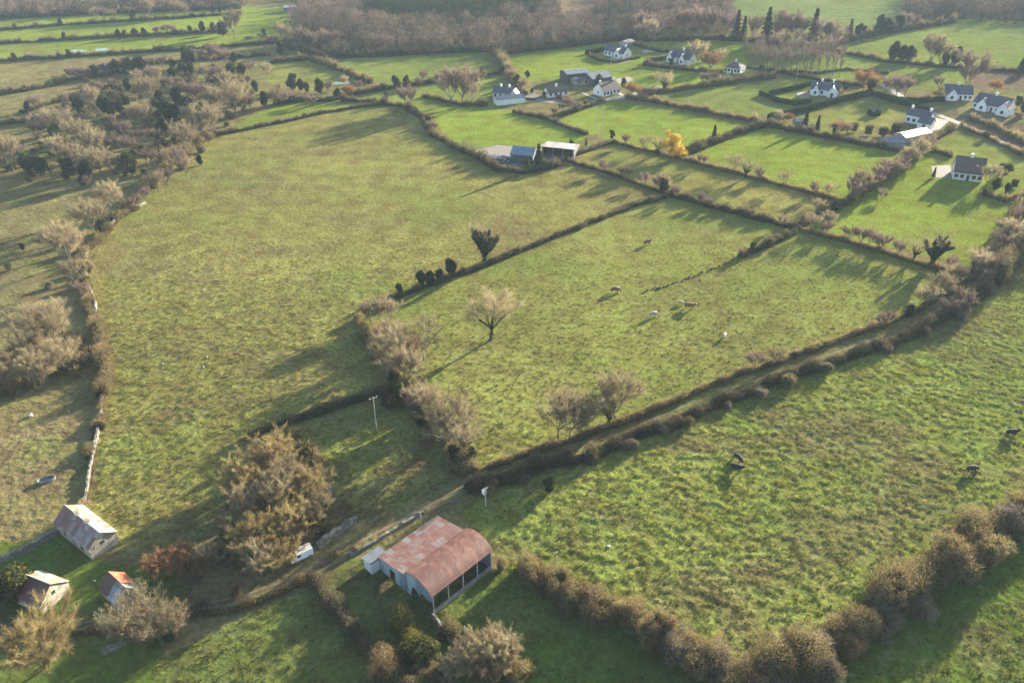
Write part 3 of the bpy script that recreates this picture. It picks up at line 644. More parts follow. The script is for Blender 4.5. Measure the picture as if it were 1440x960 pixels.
# woods far off: stuff
def wood(name, polys, mat, spacing, h, seed, per=130, low=.25, holes=()):
    r = np.random.RandomState(seed); parts = []
    for poly in polys:
        wp = [at(*p).xy for p in poly]; x0 = min(p[0] for p in wp); x1 = max(p[0] for p in wp); y0 = min(p[1] for p in wp); y1 = max(p[1] for p in wp)
        n_ = int((x1 - x0) * (y1 - y0) / spacing ** 2); P = np.stack([r.uniform(x0, x1, n_), r.uniform(y0, y1, n_)], 1)
        P = P[inside(P[:, 0], P[:, 1], wp)]
        for ho in holes: P = P[~inside(P[:, 0], P[:, 1], [at(*p).xy for p in ho])]
        hh = h * r.uniform(.45, 1.35, len(P)) * (.75 + .5 * vnoise(P[:, 0] * .03, P[:, 1] * .03))
        tone = np.clip(r.rand(len(P)) * .6 + 1.3 * (fbm(P[:, 0] * .03 + 9, P[:, 1] * .045, 3) - .25), 0, 1)
        k_ = np.repeat(np.arange(len(P)), per); u = unit(r.normal(size=(len(k_), 3))); rad = (hh * .42)[k_][:, None]
        rho = r.rand(len(k_), 1) ** .33
        c = np.stack([P[k_, 0], P[k_, 1], hh[k_] * .58], 1)
        Q = c + u * rho * rad * np.array([.85, .85, 1.0]); D = unit(u + np.array([0, 0, .5]) + r.normal(size=u.shape) * .35) * (.9 + .9 * r.rand(len(k_), 1))
        parts.append(sliver(Q, D, .34 * (.6 + .8 * r.rand(len(k_))), np.clip(tone[k_] * .8 + .25 * (r.rand(len(k_)) - .3), 0, 1), r))
        # stems
        st = np.stack([P[:, 0], P[:, 1], np.zeros(len(P))], 1)
        parts.append(sliver(st, np.stack([np.zeros(len(P)), np.zeros(len(P)), hh * .7], 1), np.full(len(P), .5), np.zeros(len(P)), r))
    return tag(link(name, np_mesh(name, *join(*parts)), mat), kind='stuff')
tag(wood('wood', [[(408, 62), (415, 10), (430, -40), (1000, -60), (1030, 10), (1035, 50), (900, 55), (810, 66), (700, 78), (600, 74), (470, 82), (430, 76)]], M['far_twig'], 6.0, 9.5, 1, holes=[[(500, 32), (520, 2), (760, -6), (770, 18), (690, 28), (600, 34)], [(775, -30), (855, -30), (835, 24), (785, 30)]]), 'distant mass of bare purplish-brown woodland beyond the fields')
tag(wood('wood', [[(1290, 34), (1270, 22), (1290, -60), (1640, -60), (1640, 38), (1440, 36), (1360, 28)]], M['far_twig'], 6.5, 13, 2), 'distant dark bare woodland above the far right field')
tag(wood('wood', [[(-80, 28), (-80, -50), (350, -50), (350, 10), (200, 16), (70, 26)]], M['far_twig'], 6.0, 9, 3), 'distant bare woodland along the top left edge')
tag(wood('young_plantation', [[(500, 30), (520, 0), (760, -8), (770, 18), (690, 28), (600, 32)]], M['dark_leaf'], 3.6, 6, 4, 60), 'distant young green conifer plantation within the brown woods')
tag(wood('undergrowth', [[(100, 118), (350, 90), (360, 150), (300, 200), (250, 245), (40, 256), (0, 240), (60, 180)]], M['bramble_dark'], 6.6, 2.4, 5, 90), 'tangled low bramble undergrowth between the left scrub trees')
tag(wood('undergrowth', [[(330, 650), (420, 610), (480, 700), (470, 745), (400, 790), (330, 815), (300, 780), (340, 720)]], M['bramble'], 2.6, 1.8, 6, 110), 'tangled brown bramble undergrowth beneath the clump of trees')
tag(wood('undergrowth', [[(0, 500), (110, 470), (130, 500), (110, 530), (0, 560)]], M['bramble'], 2.8, 2.0, 7, 110), 'low brown undergrowth beneath the left paddock trees')

# ------------------------------------------------------------------ hedges
def hedge(pxs, wd, h, label, mat='bramble', name='hedge', seed=None, gap=0.0, twig=.35, dens=1.0, clipped=False):
    pts = [at(*p) for p in pxs]; seed = seed or int(abs(pxs[0][0]) * 3 + pxs[0][1]); r = np.random.RandomState(seed % 100000)
    A = np.array([[p.x, p.y] for p in pts]); L = np.hypot(*(A[1:] - A[:-1]).T); cum = np.concatenate([[0], np.cumsum(L)]); tot = cum[-1]
    dist = np.mean([math.hypot(p.y, CAM_H) for p in pts]); leaf = min(.55, max(.17, dist / 1109 * 1.15))
    n_ = int(tot * (wd * .5 + h) * 1.9 / (leaf * leaf * .45) * dens)
    s = r.rand(n_) * tot; i = np.clip(np.searchsorted(cum, s) - 1, 0, len(L) - 1); f = (s - cum[i]) / L[i]
    c = A[i] * (1 - f[:, None]) + A[i + 1] * f[:, None]; t = (A[i + 1] - A[i]) / L[i][:, None]; nn = np.stack([-t[:, 1], t[:, 0]], 1)
    so_ = seed % 97
    def env(s_):
        if clipped: return .97 + .06 * vnoise(s_ * .5, np.full_like(s_, so_))
        e_ = .38 + 2.1 * vnoise(s_ / 2.1, np.full_like(s_, so_ + .5)) ** 2 * (.45 + 1.1 * vnoise(s_ / 9, np.full_like(s_, so_ + 30.5))) + .5 * vnoise(s_ / 5, np.full_like(s_, so_ + 50.5)) ** 2
        if gap: e_ = e_ * np.clip((vnoise(s_ / 7, np.full_like(s_, so_ + 60.5)) - gap) * 8, .12, 1)
        return e_
    e_ = env(s); wv = (vnoise(s / 5, np.full_like(s, so_ + 80.5)) - .5) * (0 if clipped else wd * .7)
    if clipped:
        q = r.rand(n_) * (2 * h + wd); a = np.where(q < h, -wd / 2, np.where(q < h + wd, q - h - wd / 2, wd / 2)); z = np.where(q < h, q, np.where(q < h + wd, h, q - h - wd)) * e_
        a = a + r.normal(size=n_) * .05
    else:
        th = r.rand(n_) * math.pi; rho = .58 + .5 * r.rand(n_); a = np.cos(th) * rho * wd / 2 * (.45 + .55 * np.minimum(e_, 1.6)) + wv; z = np.sin(th) ** .8 * rho * h * e_
    P = np.concatenate([c + nn * a[:, None], np.maximum(z, .03)[:, None]], 1)
    nt_ = int(n_ * twig); rn = np.clip(r.rand(n_) * .8 + .2 * z / h, 0, 1)
    parts = [leaves(P[nt_:], leaf, rn[nt_:] * .85, r)]
    if nt_:
        D = unit(np.concatenate([nn * (a - wv)[:, None] / wd, (.5 + .4 * r.rand(n_))[:, None]], 1)[:nt_] + r.normal(size=(nt_, 3)) * .3) * (leaf * 3.4 * (.4 + r.rand(nt_, 1)))
        parts.append(sliver(P[:nt_], D, leaf * .36, np.clip(rn[:nt_] + .15, 0, 1), r))
    # dense inside
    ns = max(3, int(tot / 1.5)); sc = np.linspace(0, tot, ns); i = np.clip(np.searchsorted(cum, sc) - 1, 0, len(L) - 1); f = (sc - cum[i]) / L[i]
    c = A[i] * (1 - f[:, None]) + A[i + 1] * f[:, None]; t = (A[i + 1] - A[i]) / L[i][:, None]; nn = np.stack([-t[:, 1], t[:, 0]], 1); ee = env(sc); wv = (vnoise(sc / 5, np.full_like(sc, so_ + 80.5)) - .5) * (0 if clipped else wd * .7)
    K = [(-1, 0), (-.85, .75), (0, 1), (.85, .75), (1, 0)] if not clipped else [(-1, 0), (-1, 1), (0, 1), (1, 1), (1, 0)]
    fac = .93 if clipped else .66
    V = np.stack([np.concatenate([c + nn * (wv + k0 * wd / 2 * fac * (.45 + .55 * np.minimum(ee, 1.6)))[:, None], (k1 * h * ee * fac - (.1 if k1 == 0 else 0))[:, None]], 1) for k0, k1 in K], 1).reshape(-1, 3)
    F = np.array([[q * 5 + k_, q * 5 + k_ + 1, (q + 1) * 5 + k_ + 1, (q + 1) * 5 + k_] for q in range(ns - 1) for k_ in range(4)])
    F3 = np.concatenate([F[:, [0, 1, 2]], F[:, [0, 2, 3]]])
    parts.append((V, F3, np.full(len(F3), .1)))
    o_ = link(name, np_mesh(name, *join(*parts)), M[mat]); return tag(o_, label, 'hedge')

def opx(pxs, dx, dy): return [(a + dx, b + dy) for a, b in pxs]
lane_px = [(360, 838), (440, 800), (510, 758), (590, 714), (655, 680), (735, 650), (820, 626), (900, 594), (1000, 554), (1100, 518), (1200, 484), (1285, 452), (1340, 420), (1380, 392)]
hedge(opx([(655, 680), (735, 650), (820, 626), (900, 594), (1000, 554), (1100, 518), (1200, 484), (1285, 452), (1340, 420), (1380, 392)], -3, -10), 1.6, 1.1, 'long low brown hedge on upper side of the lane', 'bramble')
hedge(opx([(655, 690), (735, 664), (820, 642), (900, 612), (1000, 570), (1100, 532), (1200, 498), (1285, 466), (1345, 436), (1385, 410)], 1, 2), 3.0, 1.9, 'long thick dark hedge on lower side of the lane', 'bramble_dark')
hedge([(1395, 400), (1425, 370), (1460, 320), (1520, 250)], 4, 4.2, 'tall brown hedge right of lane corner', 'bramble_dark')
hedge([(1382, 376), (1405, 340), (1440, 285), (1500, 215)], 3.4, 3.2, 'tall brown hedge on the left of the far lane', 'bramble')
hedge([(436, 808), (458, 835), (482, 868), (505, 892), (528, 920)], 2.8, 2.2, 'bramble hedge from the lane down past the barn yard', 'bramble_dark')
hedge([(528, 925), (550, 950), (580, 985)], 3.2, 2.6, 'tan bramble hedge continuing below the barn yard', 'bramble')
hedge([(625, 885), (660, 905), (700, 925), (740, 960)], 3, 2.2, 'brown scrub hedge right below the barn corner', 'bramble')
hedge([(560, 872), (585, 905), (598, 930)], 2.6, 2.2, 'yellow-green gorse hedge below the barn', 'gorse', name='gorse_hedge')
hedge([(350, 616), (420, 592), (490, 568), (560, 545)], 2.4, 2.0, 'dark hedge bounding top of the pole paddock', 'bramble_dark')
hedge([(500, 448), (520, 478), (540, 512), (562, 545)], 3.0, 2.6, 'brown hedge at left end of the middle field', 'bramble')
hedge([(562, 548), (590, 575), (620, 610), (640, 640), (665, 668)], 3.4, 2.4, 'tangled brown hedge between paddock and middle field', 'bramble')
hedge([(502, 440), (560, 418), (620, 396), (680, 374), (750, 346), (830, 314), (900, 288), (942, 276)], 1.6, 1.2, 'low dark hedge along wall of the middle field', 'bramble_dark', gap=.1)
hedge([(796, 226), (850, 243), (900, 260), (942, 275)], 1.4, 1.1, 'low hedge left of narrow top field', 'bramble_dark', gap=.15)
hedge([(800, 222), (830, 211), (862, 201)], 1.5, 1.0, 'short low hedge at top of narrow field', 'bramble_dark')
hedge([(862, 201), (940, 220), (1020, 241), (1100, 262), (1190, 285)], 1.8, 1.3, 'long low hedge above the narrow field', 'bramble', gap=.15)
hedge([(1192, 286), (1160, 300), (1120, 320)], 3.0, 2.4, 'short dark hedge at the notch of the marked field', 'bramble_dark')
hedge([(1120, 322), (1180, 338), (1250, 358), (1310, 376), (1372, 394)], 2.0, 1.4, 'hedge between middle field and right green field', 'bramble', gap=.1)
hedge([(942, 276), (980, 286), (1020, 296), (1060, 308), (1100, 318), (1120, 322)], 2.2, 1.7, 'dark hedge dividing narrow field from middle field', 'bramble_dark')
hedge([(1118, 328), (1085, 342), (1040, 362)], 2.0, 1.4, 'short hedge stub reaching into the middle field', 'bramble_dark', gap=.2)
hedge([(305, 190), (270, 208), (235, 238), (205, 265), (185, 290), (160, 312)], 3.4, 2.2, 'brown hedge at upper left of the big field', 'bramble')
hedge([(122, 400), (128, 440), (142, 480), (154, 520), (144, 560)], 3.0, 1.9, 'tan bramble bank along left stone wall', 'bramble')
hedge([(140, 585), (134, 615), (128, 645)], 2.2, 1.2, 'small tan bramble patch over the lower left wall', 'bramble', gap=.2)
hedge([(298, 192), (340, 184), (400, 172), (450, 160), (500, 152), (540, 147), (572, 152)], 1.6, 1.4, 'thin dark hedge at top of the big field', 'bramble_dark', gap=.1)
hedge([(572, 152), (595, 168), (606, 190), (640, 208), (680, 228), (700, 240), (740, 244), (790, 232)], 2.6, 1.9, 'brown hedge at upper right of the big field', 'bramble_dark')
hedge([(385, 148), (430, 142), (465, 143), (490, 136)], 2.5, 2.2, 'dark hedge behind the small green lens field', 'bramble_dark')
hedge([(490, 136), (530, 128), (570, 122), (640, 112), (705, 104)], 2.6, 2.2, 'hedge below the upper green field', 'bramble_dark')
hedge([(440, 86), (470, 96), (500, 108), (522, 118)], 3.4, 3.0, 'thick brown hedge left of the upper green field', 'bramble')
hedge([(380, 90), (410, 86), (440, 84)], 2.5, 2.0, 'short hedge above the rough lens shaped field', 'bramble_dark')
hedge([(480, 142), (515, 144), (545, 148)], 2.0, 1.8, 'short dark hedge under green strip left of the tall trees', 'bramble_dark')
hedge([(595, 136), (620, 142), (650, 149), (685, 148)], 2.4, 1.8, 'hedge at the foot of the tall tree group', 'bramble_dark')
hedge([(692, 74), (706, 88), (716, 104), (728, 122), (738, 134)], 3.6, 3.2, 'thick brown hedge running up to the woodland', 'bramble')
hedge([(722, 158), (760, 166), (795, 178), (825, 190)], 2.2, 1.5, 'low hedge crossing below the farmhouses', 'bramble_dark')
hedge([(770, 170), (800, 160), (830, 150), (850, 143)], 2.2, 1.6, 'hedge in front of the white gabled farmhouse', 'bramble_dark')
hedge([(880, 138), (940, 148), (1000, 160), (1060, 172), (1082, 178)], 2.8, 2.0, 'long brown hedge above the wide green field', 'bramble')
hedge([(962, 218), (1000, 203), (1040, 188), (1076, 178)], 2.8, 2.2, 'dark hedge between two green fields with conifer', 'bramble_dark')
hedge([(905, 135), (950, 128), (1000, 122), (1040, 116), (1090, 110)], 2.8, 2.2, 'brown hedge below the saplings and bungalow', 'bramble')
hedge([(1076, 178), (1120, 186), (1180, 197), (1240, 209), (1262, 214)], 2.8, 2.0, 'dark hedge in front of the gardens', 'bramble_dark')
hedge([(1195, 284), (1215, 270), (1240, 255), (1265, 238), (1288, 222)], 3.4, 2.6, 'brown hedge between two right green fields', 'bramble')
hedge([(1250, 104), (1190, 98), (1150, 104), (1090, 100), (1050, 96)], 1.4, 1.0, 'thin hedge below the sapling rows', 'bramble_dark')
hedge([(1080, 100), (1120, 108), (1180, 118), (1215, 122)], 2.0, 1.6, 'dark hedge above the clipped garden', 'bramble_dark')
hedge([(1160, 72), (1200, 78), (1250, 88), (1300, 92), (1360, 98), (1440, 102), (1520, 108)], 2.4, 1.8, 'hedge below the large far right field', 'bramble_dark')
hedge([(1180, 62), (1230, 50), (1280, 42), (1340, 32)], 3.0, 3.0, 'dark hedge above the large far right field', 'bramble_dark')
hedge([(1350, 178), (1400, 200), (1440, 220), (1500, 246)], 2.0, 1.5, 'brown hedge on near side of grey road', 'bramble')
hedge([(1360, 166), (1400, 182), (1440, 202), (1500, 226)], 2.4, 1.8, 'brown hedge on far side of grey road', 'bramble')
hedge([(1296, 212), (1320, 216), (1338, 222)], 1.8, 1.3, 'low hedge behind the brown roofed house', 'bramble_dark')
hedge([(1380, 272), (1410, 284), (1440, 276)], 2.4, 1.6, 'low brown hedge right below the brown roofed house', 'bramble')
hedge([(1340, 182), (1320, 192), (1306, 202)], 2.0, 1.6, 'dark hedge from the tin shed to the road', 'bramble_dark')
hedge([(1082, 134), (1110, 128), (1140, 121)], 1.2, 2.0, 'neatly clipped dark hedge above the white villa', 'clipped', 'clipped_hedge', clipped=True, twig=0)
hedge([(1068, 134), (1090, 143), (1115, 148), (1140, 145)], 1.2, 2.0, 'neatly clipped dark hedge left of the white villa', 'clipped', 'clipped_hedge', clipped=True, twig=0)
hedge([(1080, 168), (1130, 158), (1180, 144), (1222, 134), (1260, 144), (1310, 160)], 1.4, 2.4, 'tall clipped green hedge bent round the garden plot', 'clipped', 'clipped_hedge', clipped=True, twig=0)
hedge([(824, 77), (849, 72)], 2.0, 2.2, 'clipped dark hedge left of the white far house', 'clipped', 'clipped_hedge', clipped=True, twig=0)
hedge([(910, 88), (938, 84)], 1.6, 2.2, 'clipped brown hedge left of the steep gabled house', 'bramble', 'clipped_hedge', clipped=True, twig=0)
hedge([(1246, 143), (1290, 145), (1326, 143)], 1.4, 2.2, 'clipped hedge left of the slate roofed villa', 'clipped', 'clipped_hedge', clipped=True, twig=0)
hedge([(828, 79), (845, 87), (866, 88), (900, 82)], 1.6, 1.1, 'low dark hedge below the white far house', 'bramble_dark')
hedge([(905, 92), (935, 96), (970, 100), (1015, 104)], 2.4, 1.8, 'dark hedge below the steep gabled house', 'bramble_dark')
hedge([(772, 132), (790, 140), (815, 146), (826, 147)], 1.5, 1.2, 'short dark hedge between the road and lawn', 'bramble_dark')
hedge([(-60, 30), (0, 27), (90, 22), (200, 18), (340, 12)], 3.4, 3.2, 'dark hedge below the top left woodland', 'bramble_dark')
hedge([(-60, 48), (0, 43), (90, 36), (170, 31), (250, 26), (330, 20)], 2.2, 1.7, 'thin hedge under the farthest left strip', 'bramble_dark', gap=.1)
hedge([(-60, 66), (0, 62), (70, 58), (160, 53), (240, 49), (320, 45)], 2.4, 2.0, 'thin hedge between the two left green strips', 'bramble_dark', gap=.1)
hedge([(-60, 92), (0, 87), (60, 83), (130, 79), (220, 73), (300, 68), (360, 63), (420, 58)], 2.6, 2.0, 'dark hedge below the puddled left field', 'bramble_dark')
hedge([(-60, 144), (0, 134), (60, 124), (100, 114), (150, 106), (210, 100)], 3.0, 2.2, 'dark hedge running into the left scrub', 'bramble_dark')
hedge([(-60, 182), (0, 176), (60, 170), (90, 166)], 2.8, 2.0, 'lower dark hedge running into the left scrub', 'bramble_dark')
hedge([(30, 160), (70, 148), (110, 134), (150, 124)], 2.0, 1.6, 'thin middle hedge beside the left scrub', 'bramble_dark', gap=.15)
hedge([(100, 104), (160, 96), (220, 90), (300, 84), (380, 78)], 2.4, 2.0, 'broken hedge above the left scrub', 'bramble_dark', gap=.2)
hedge([(400, 66), (440, 78), (480, 82), (560, 78), (640, 74), (700, 72)], 3.5, 3.5, 'dark hedge along the foot of the woodland', 'bramble_dark')
hedge([(715, 76), (800, 66), (880, 56), (920, 58), (1000, 56), (1100, 62), (1170, 72)], 3.0, 3.0, 'hedge at foot of the tall far tree line', 'bramble_dark')
hedge([(880, 60), (905, 68), (930, 74), (1000, 72)], 1.6, 1.3, 'thin dark hedge behind the white far house', 'bramble_dark')
hedge([(250, 200), (278, 192), (305, 190)], 2.2, 1.8, 'short hedge left of the green lens field', 'bramble_dark')
# heavy shrub hedges in the foreground: every shrub a thing, standing on a low hedge
hedge([(728, 800), (790, 838), (860, 868), (930, 902), (990, 932), (1060, 962)], 4.6, 3.4, 'ragged brown hedge under foreground shrub row', 'bramble')
hedge([(1448, 712), (1390, 752), (1330, 790), (1260, 840), (1190, 885), (1120, 930), (1060, 962)], 5.6, 4.0, 'ragged brown hedge under right foreground shrubs', 'bramble')
SH = []
for s in range(4): mm = bush_mesh('tan_shrub', 201 + s, 6.2, 4.4, 7500, .17, .6, 15, .7, corefac=.55); mm.materials.append(M['bramble']); SH.append(mm)
for s in range(2): mm = bush_mesh('dark_shrub', 211 + s, 6.0, 4.0, 7500, .17, .55, 15, .7, corefac=.55); mm.materials.append(M['twig_grey']); SH.append(mm)
mm = bush_mesh('straw_shrub', 221, 6.0, 4.4, 7500, .17, .65, 14, .75, corefac=.5); mm.materials.append(M['bramble']); SH.append(mm)
def shrubs(items, phrase, group):
    items.sort(key=lambda t: t[0]); W = {0: 'tan', 1: 'tan', 2: 'tan', 3: 'tan', 4: 'grey-brown', 5: 'grey-brown', 6: 'broad tan'}; cnt = {}
    tot = {}
    for it in items: tot[W[it[3]]] = tot.get(W[it[3]], 0) + 1
    for px, py, s, k_ in items:
        c = W[k_]; i = cnt.get(c, 0); cnt[c] = i + 1
        e = link('shrub', SH[k_]); e.location = at(px, py); e.rotation_euler = (0, 0, random.uniform(0, 6.28)); e.scale = (s * random.uniform(.75, 1.15), s * random.uniform(.7, 1.05), s * random.uniform(.7, 1.15))
        tag(e, '%s twiggy shrub %s%s' % (c, phrase, '' if tot[c] == 1 else ', %s from the left' % ORD[i]), 'shrub', group)
shrubs([(742, 816, .95, 6), (760, 826, .7, 4), (792, 862, .55, 6), (782, 830, .8, 0), (806, 842, .95, 1), (830, 858, .9, 2), (852, 872, 1.1, 3), (880, 878, .9, 6), (900, 890, .8, 0), (925, 905, 1.15, 1), (950, 918, 1.15, 4), (978, 930, 1.1, 2), (1000, 945, .9, 5), (1022, 958, .8, 6), (1045, 972, .9, 0)],
       'in row right of the barn', 'shrubs of the hedge right of the barn')
shrubs([(1062, 985, 1., 1), (1098, 968, .9, 4), (1125, 938, 1.15, 0), (1150, 925, 1.25, 4), (1150, 950, 1.1, 5), (1182, 900, 1.2, 2), (1210, 890, 1.2, 6), (1235, 880, 1.1, 4), (1250, 855, 1.1, 3), (1275, 840, 1.1, 0), (1285, 860, .9, 5), (1310, 820, .9, 1), (1335, 805, 1.4, 6), (1372, 790, 1.3, 2), (1345, 800, 1.0, 4), (1395, 765, 1.1, 0), (1420, 750, 1.25, 5), (1440, 735, 1.1, 3), (1462, 722, 1.1, 1)],
       'in hedge at lower right', 'shrubs of the hedge at lower right')
shrubs([(885, 628, .6, 5), (930, 606, .65, 4), (960, 598, .6, 0), (1020, 574, .5, 5), (1070, 556, .6, 4), (1110, 542, .6, 2), (1160, 522, .55, 5), (1240, 492, .6, 4), (1300, 470, .7, 5), (1350, 446, .9, 4), (690, 690, .5, 0), (735, 676, .5, 5), (830, 650, .5, 4)],
       'along the lane below middle field', 'shrubs along the lane')
shrubs([(12, 380, .5, 5), (70, 405, .6, 4), (110, 355, .6, 0), (220, 262, .7, 2), (258, 238, .8, 0), (285, 215, .7, 5), (150, 505, .6, 3), (155, 495, .5, 5), (145, 600, .45, 6), (128, 380, .6, 6), (122, 400, .55, 1)],
       'against the left boundary wall', 'shrubs along the left wall')
shrubs([(285, 850, .4, 4), (330, 838, .4, 0), (500, 775, .35, 6), (625, 955, .8, 4), (680, 955, .9, 0), (730, 955, .6, 6), (540, 958, .8, 6), (600, 955, .7, 3), (704, 800, .45, 6), (470, 780, .3, 2)],
       'around the barn and yard', 'shrubs around the barn')

for k_ in range(22):
    t = k_ / 21; px = 1030 - 125 * t + random.uniform(-2, 2); py = 366 + 45 * t + 3.5 * math.sin(t * 3.1) + random.uniform(-1, 1)
    e = link('rush_tuft', SH[4 + k_ % 2]); e.location = at(px, py); e.rotation_euler = (0, 0, k_ * 1.3); q_ = random.uniform(.07, .15); e.scale = (q_ * 1.3, q_, q_)
    tag(e, 'small dark rush tuft in the broken line across middle field', 'rush tuft', 'rush tufts along the old ditch')

# ------------------------------------------------------------------ stone walls
def stone_wall(pxs, wd, h, label, seed=1, mat='stone'):
    r_ = random.Random(seed); pts = [at(*p) for p in pxs]; fine = []
    for a, b in zip(pts, pts[1:]):
        k_ = max(1, int((b - a).length / .8)); fine += [a.lerp(b, i / k_) for i in range(k_)]
    fine.append(pts[-1]); V = []; F = []
    for i, p in enumerate(fine):
        d_ = (fine[min(i + 1, len(fine) - 1)] - fine[max(i - 1, 0)]).normalized(); nn = Vector((-d_.y, d_.x, 0)); hh = h * r_.uniform(.7, 1.1)
        for k0, k1 in ((-.62, -.1), (-.45, hh * .6), (-.36, hh), (.36, hh * r_.uniform(.9, 1.05)), (.45, hh * .6), (.62, -.1)):
            V.append(p + nn * (k0 * wd + r_.uniform(-.08, .08)) + Vector((0, 0, k1)))
    for i in range(len(fine) - 1):
        for k_ in range(5): F.append((i * 6 + k_, i * 6 + k_ + 1, (i + 1) * 6 + k_ + 1, (i + 1) * 6 + k_))
    F += [(5, 4, 3, 2, 1, 0), tuple(len(V) - 6 + k_ for k_ in range(6))]
    me = bpy.data.meshes.new('stone_wall'); me.from_pydata(V, [], F); me.update(); return tag(link('stone_wall', me, M[mat]), label, 'wall')
stone_wall([(205, 286), (185, 298), (168, 305), (150, 326), (126, 348), (118, 372), (126, 405), (134, 425), (136, 445)], .55, 1.1, 'pale dry stone wall along upper left of big field', 1)
stone_wall([(136, 445), (150, 490), (154, 520), (146, 560), (140, 600), (132, 640), (127, 660), (122, 700), (120, 716)], .5, 1.0, 'dry stone wall running down to the tin roofed cottage', 2)
stone_wall([(-60, 812), (0, 790), (45, 770), (82, 748)], .9, 1.1, 'dark stone wall reaching the cottage from the left', 3)
hedge([(196, 292), (168, 308), (150, 330), (124, 352), (114, 380), (124, 408)], 2.2, 1.5, 'broken bramble growth over the upper left wall', 'bramble', gap=.42)
hedge([(146, 560), (138, 600), (130, 645), (124, 700), (118, 730)], 1.6, 1.0, 'thin bramble growth over the lower left wall', 'bramble', gap=.3)
stone_wall([(448, 770), (470, 754), (486, 742), (502, 732)], .9, 1.5, 'ruined stone wall behind the white van', 4)
stone_wall([(595, 722), (560, 742), (530, 762), (492, 782)], .5, .7, 'low broken wall of the lane above the barn', 5)
hedge([(-40, 910), (60, 896), (160, 884), (240, 866), (330, 856), (400, 832), (436, 812)], 1.6, .9, 'low straggling bramble hedge below the lane', 'bramble', gap=.2)
stone_wall([(144, 918), (165, 908), (184, 898)], .9, .8, 'heap of pale stones beside the round straw tree', 8)
stone_wall([(608, 866), (622, 884), (634, 902), (645, 915)], .5, 1.1, 'short sunlit wall running down from barn corner', 9)
stone_wall([(820, 152), (835, 149), (850, 144)], .6, 1.2, 'grey garden wall below the gabled farmhouse', 10)
stone_wall([(212, 800), (220, 788)], .9, 1.3, 'small stone pile left of the russet bushes', 11)
stone_wall([(460, 700), (471, 697)], 1.6, 2.6, 'grey stone ruin stump among the clump trees', 12)

# ------------------------------------------------------------------ buildings
def gable(mw, mr, x0, x1, y0, y1, ze, zr, ax='x', oh=.3, th=.12, hip=0.0, mg=None):
    """walls to mw, roof slabs to mr; ridge along x or y; hip = how far the ridge ends are pulled in"""
    if ax == 'x':
        ym = (y0 + y1) / 2; a, b = x0 + hip, x1 - hip
        tf = lambda p: p
        L0, L1, W0, W1 = x0, x1, y0, y1
    else:
        tf = lambda p: (p[1], p[0], p[2]); L0, L1, W0, W1 = y0, y1, x0, x1; a, b = L0 + hip, L1 - hip; ym = (x0 + x1) / 2
    zt = ze if hip else zr - .04; ea, eb = (L0, L1)
    P = [(L0, W0, -.1), (L1, W0, -.1), (L1, W1, -.1), (L0, W1, -.1), (L0, W0, ze), (L1, W0, ze), (L1, W1, ze), (L0, W1, ze)]
    F = [(0, 1, 5, 4), (2, 3, 7, 6)]
    if hip: F += [(1, 2, 6, 5), (3, 0, 4, 7), (4, 5, 6, 7)]
    else: P += [(L0, ym, zt), (L1, ym, zt)]; F += [(1, 2, 6, 9, 5), (3, 0, 4, 8, 7), (4, 5, 9, 8), (6, 7, 8, 9)]
    mw.add([tf(p) for p in P], F)
    sl = (zr - ze) / (abs(W1 - W0) / 2); ez = ze - sl * oh + .1; zr2 = zr + .1
    g = oh * .8
    if hip:
        A = [(L0 - g, W0 - oh, ez), (L1 + g, W0 - oh, ez), (L1 + g, W1 + oh, ez), (L0 - g, W1 + oh, ez), (a, ym, zr2), (b, ym, zr2)]
        mr.add([tf(p) for p in A], [(0, 1, 5, 4), (1, 2, 5), (2, 3, 4, 5), (3, 0, 4), (3, 2, 1, 0)])
    else:
        mr.slab(tf((L0 - g, W0 - oh, ez)), tf((L1 + g, W0 - oh, ez)), tf((L1 + g, ym, zr2)), tf((L0 - g, ym, zr2)), th)
        mr.slab(tf((L0 - g, W1 + oh, ez)), tf((L1 + g, W1 + oh, ez)), tf((L1 + g, ym, zr2)), tf((L0 - g, ym, zr2)), th)

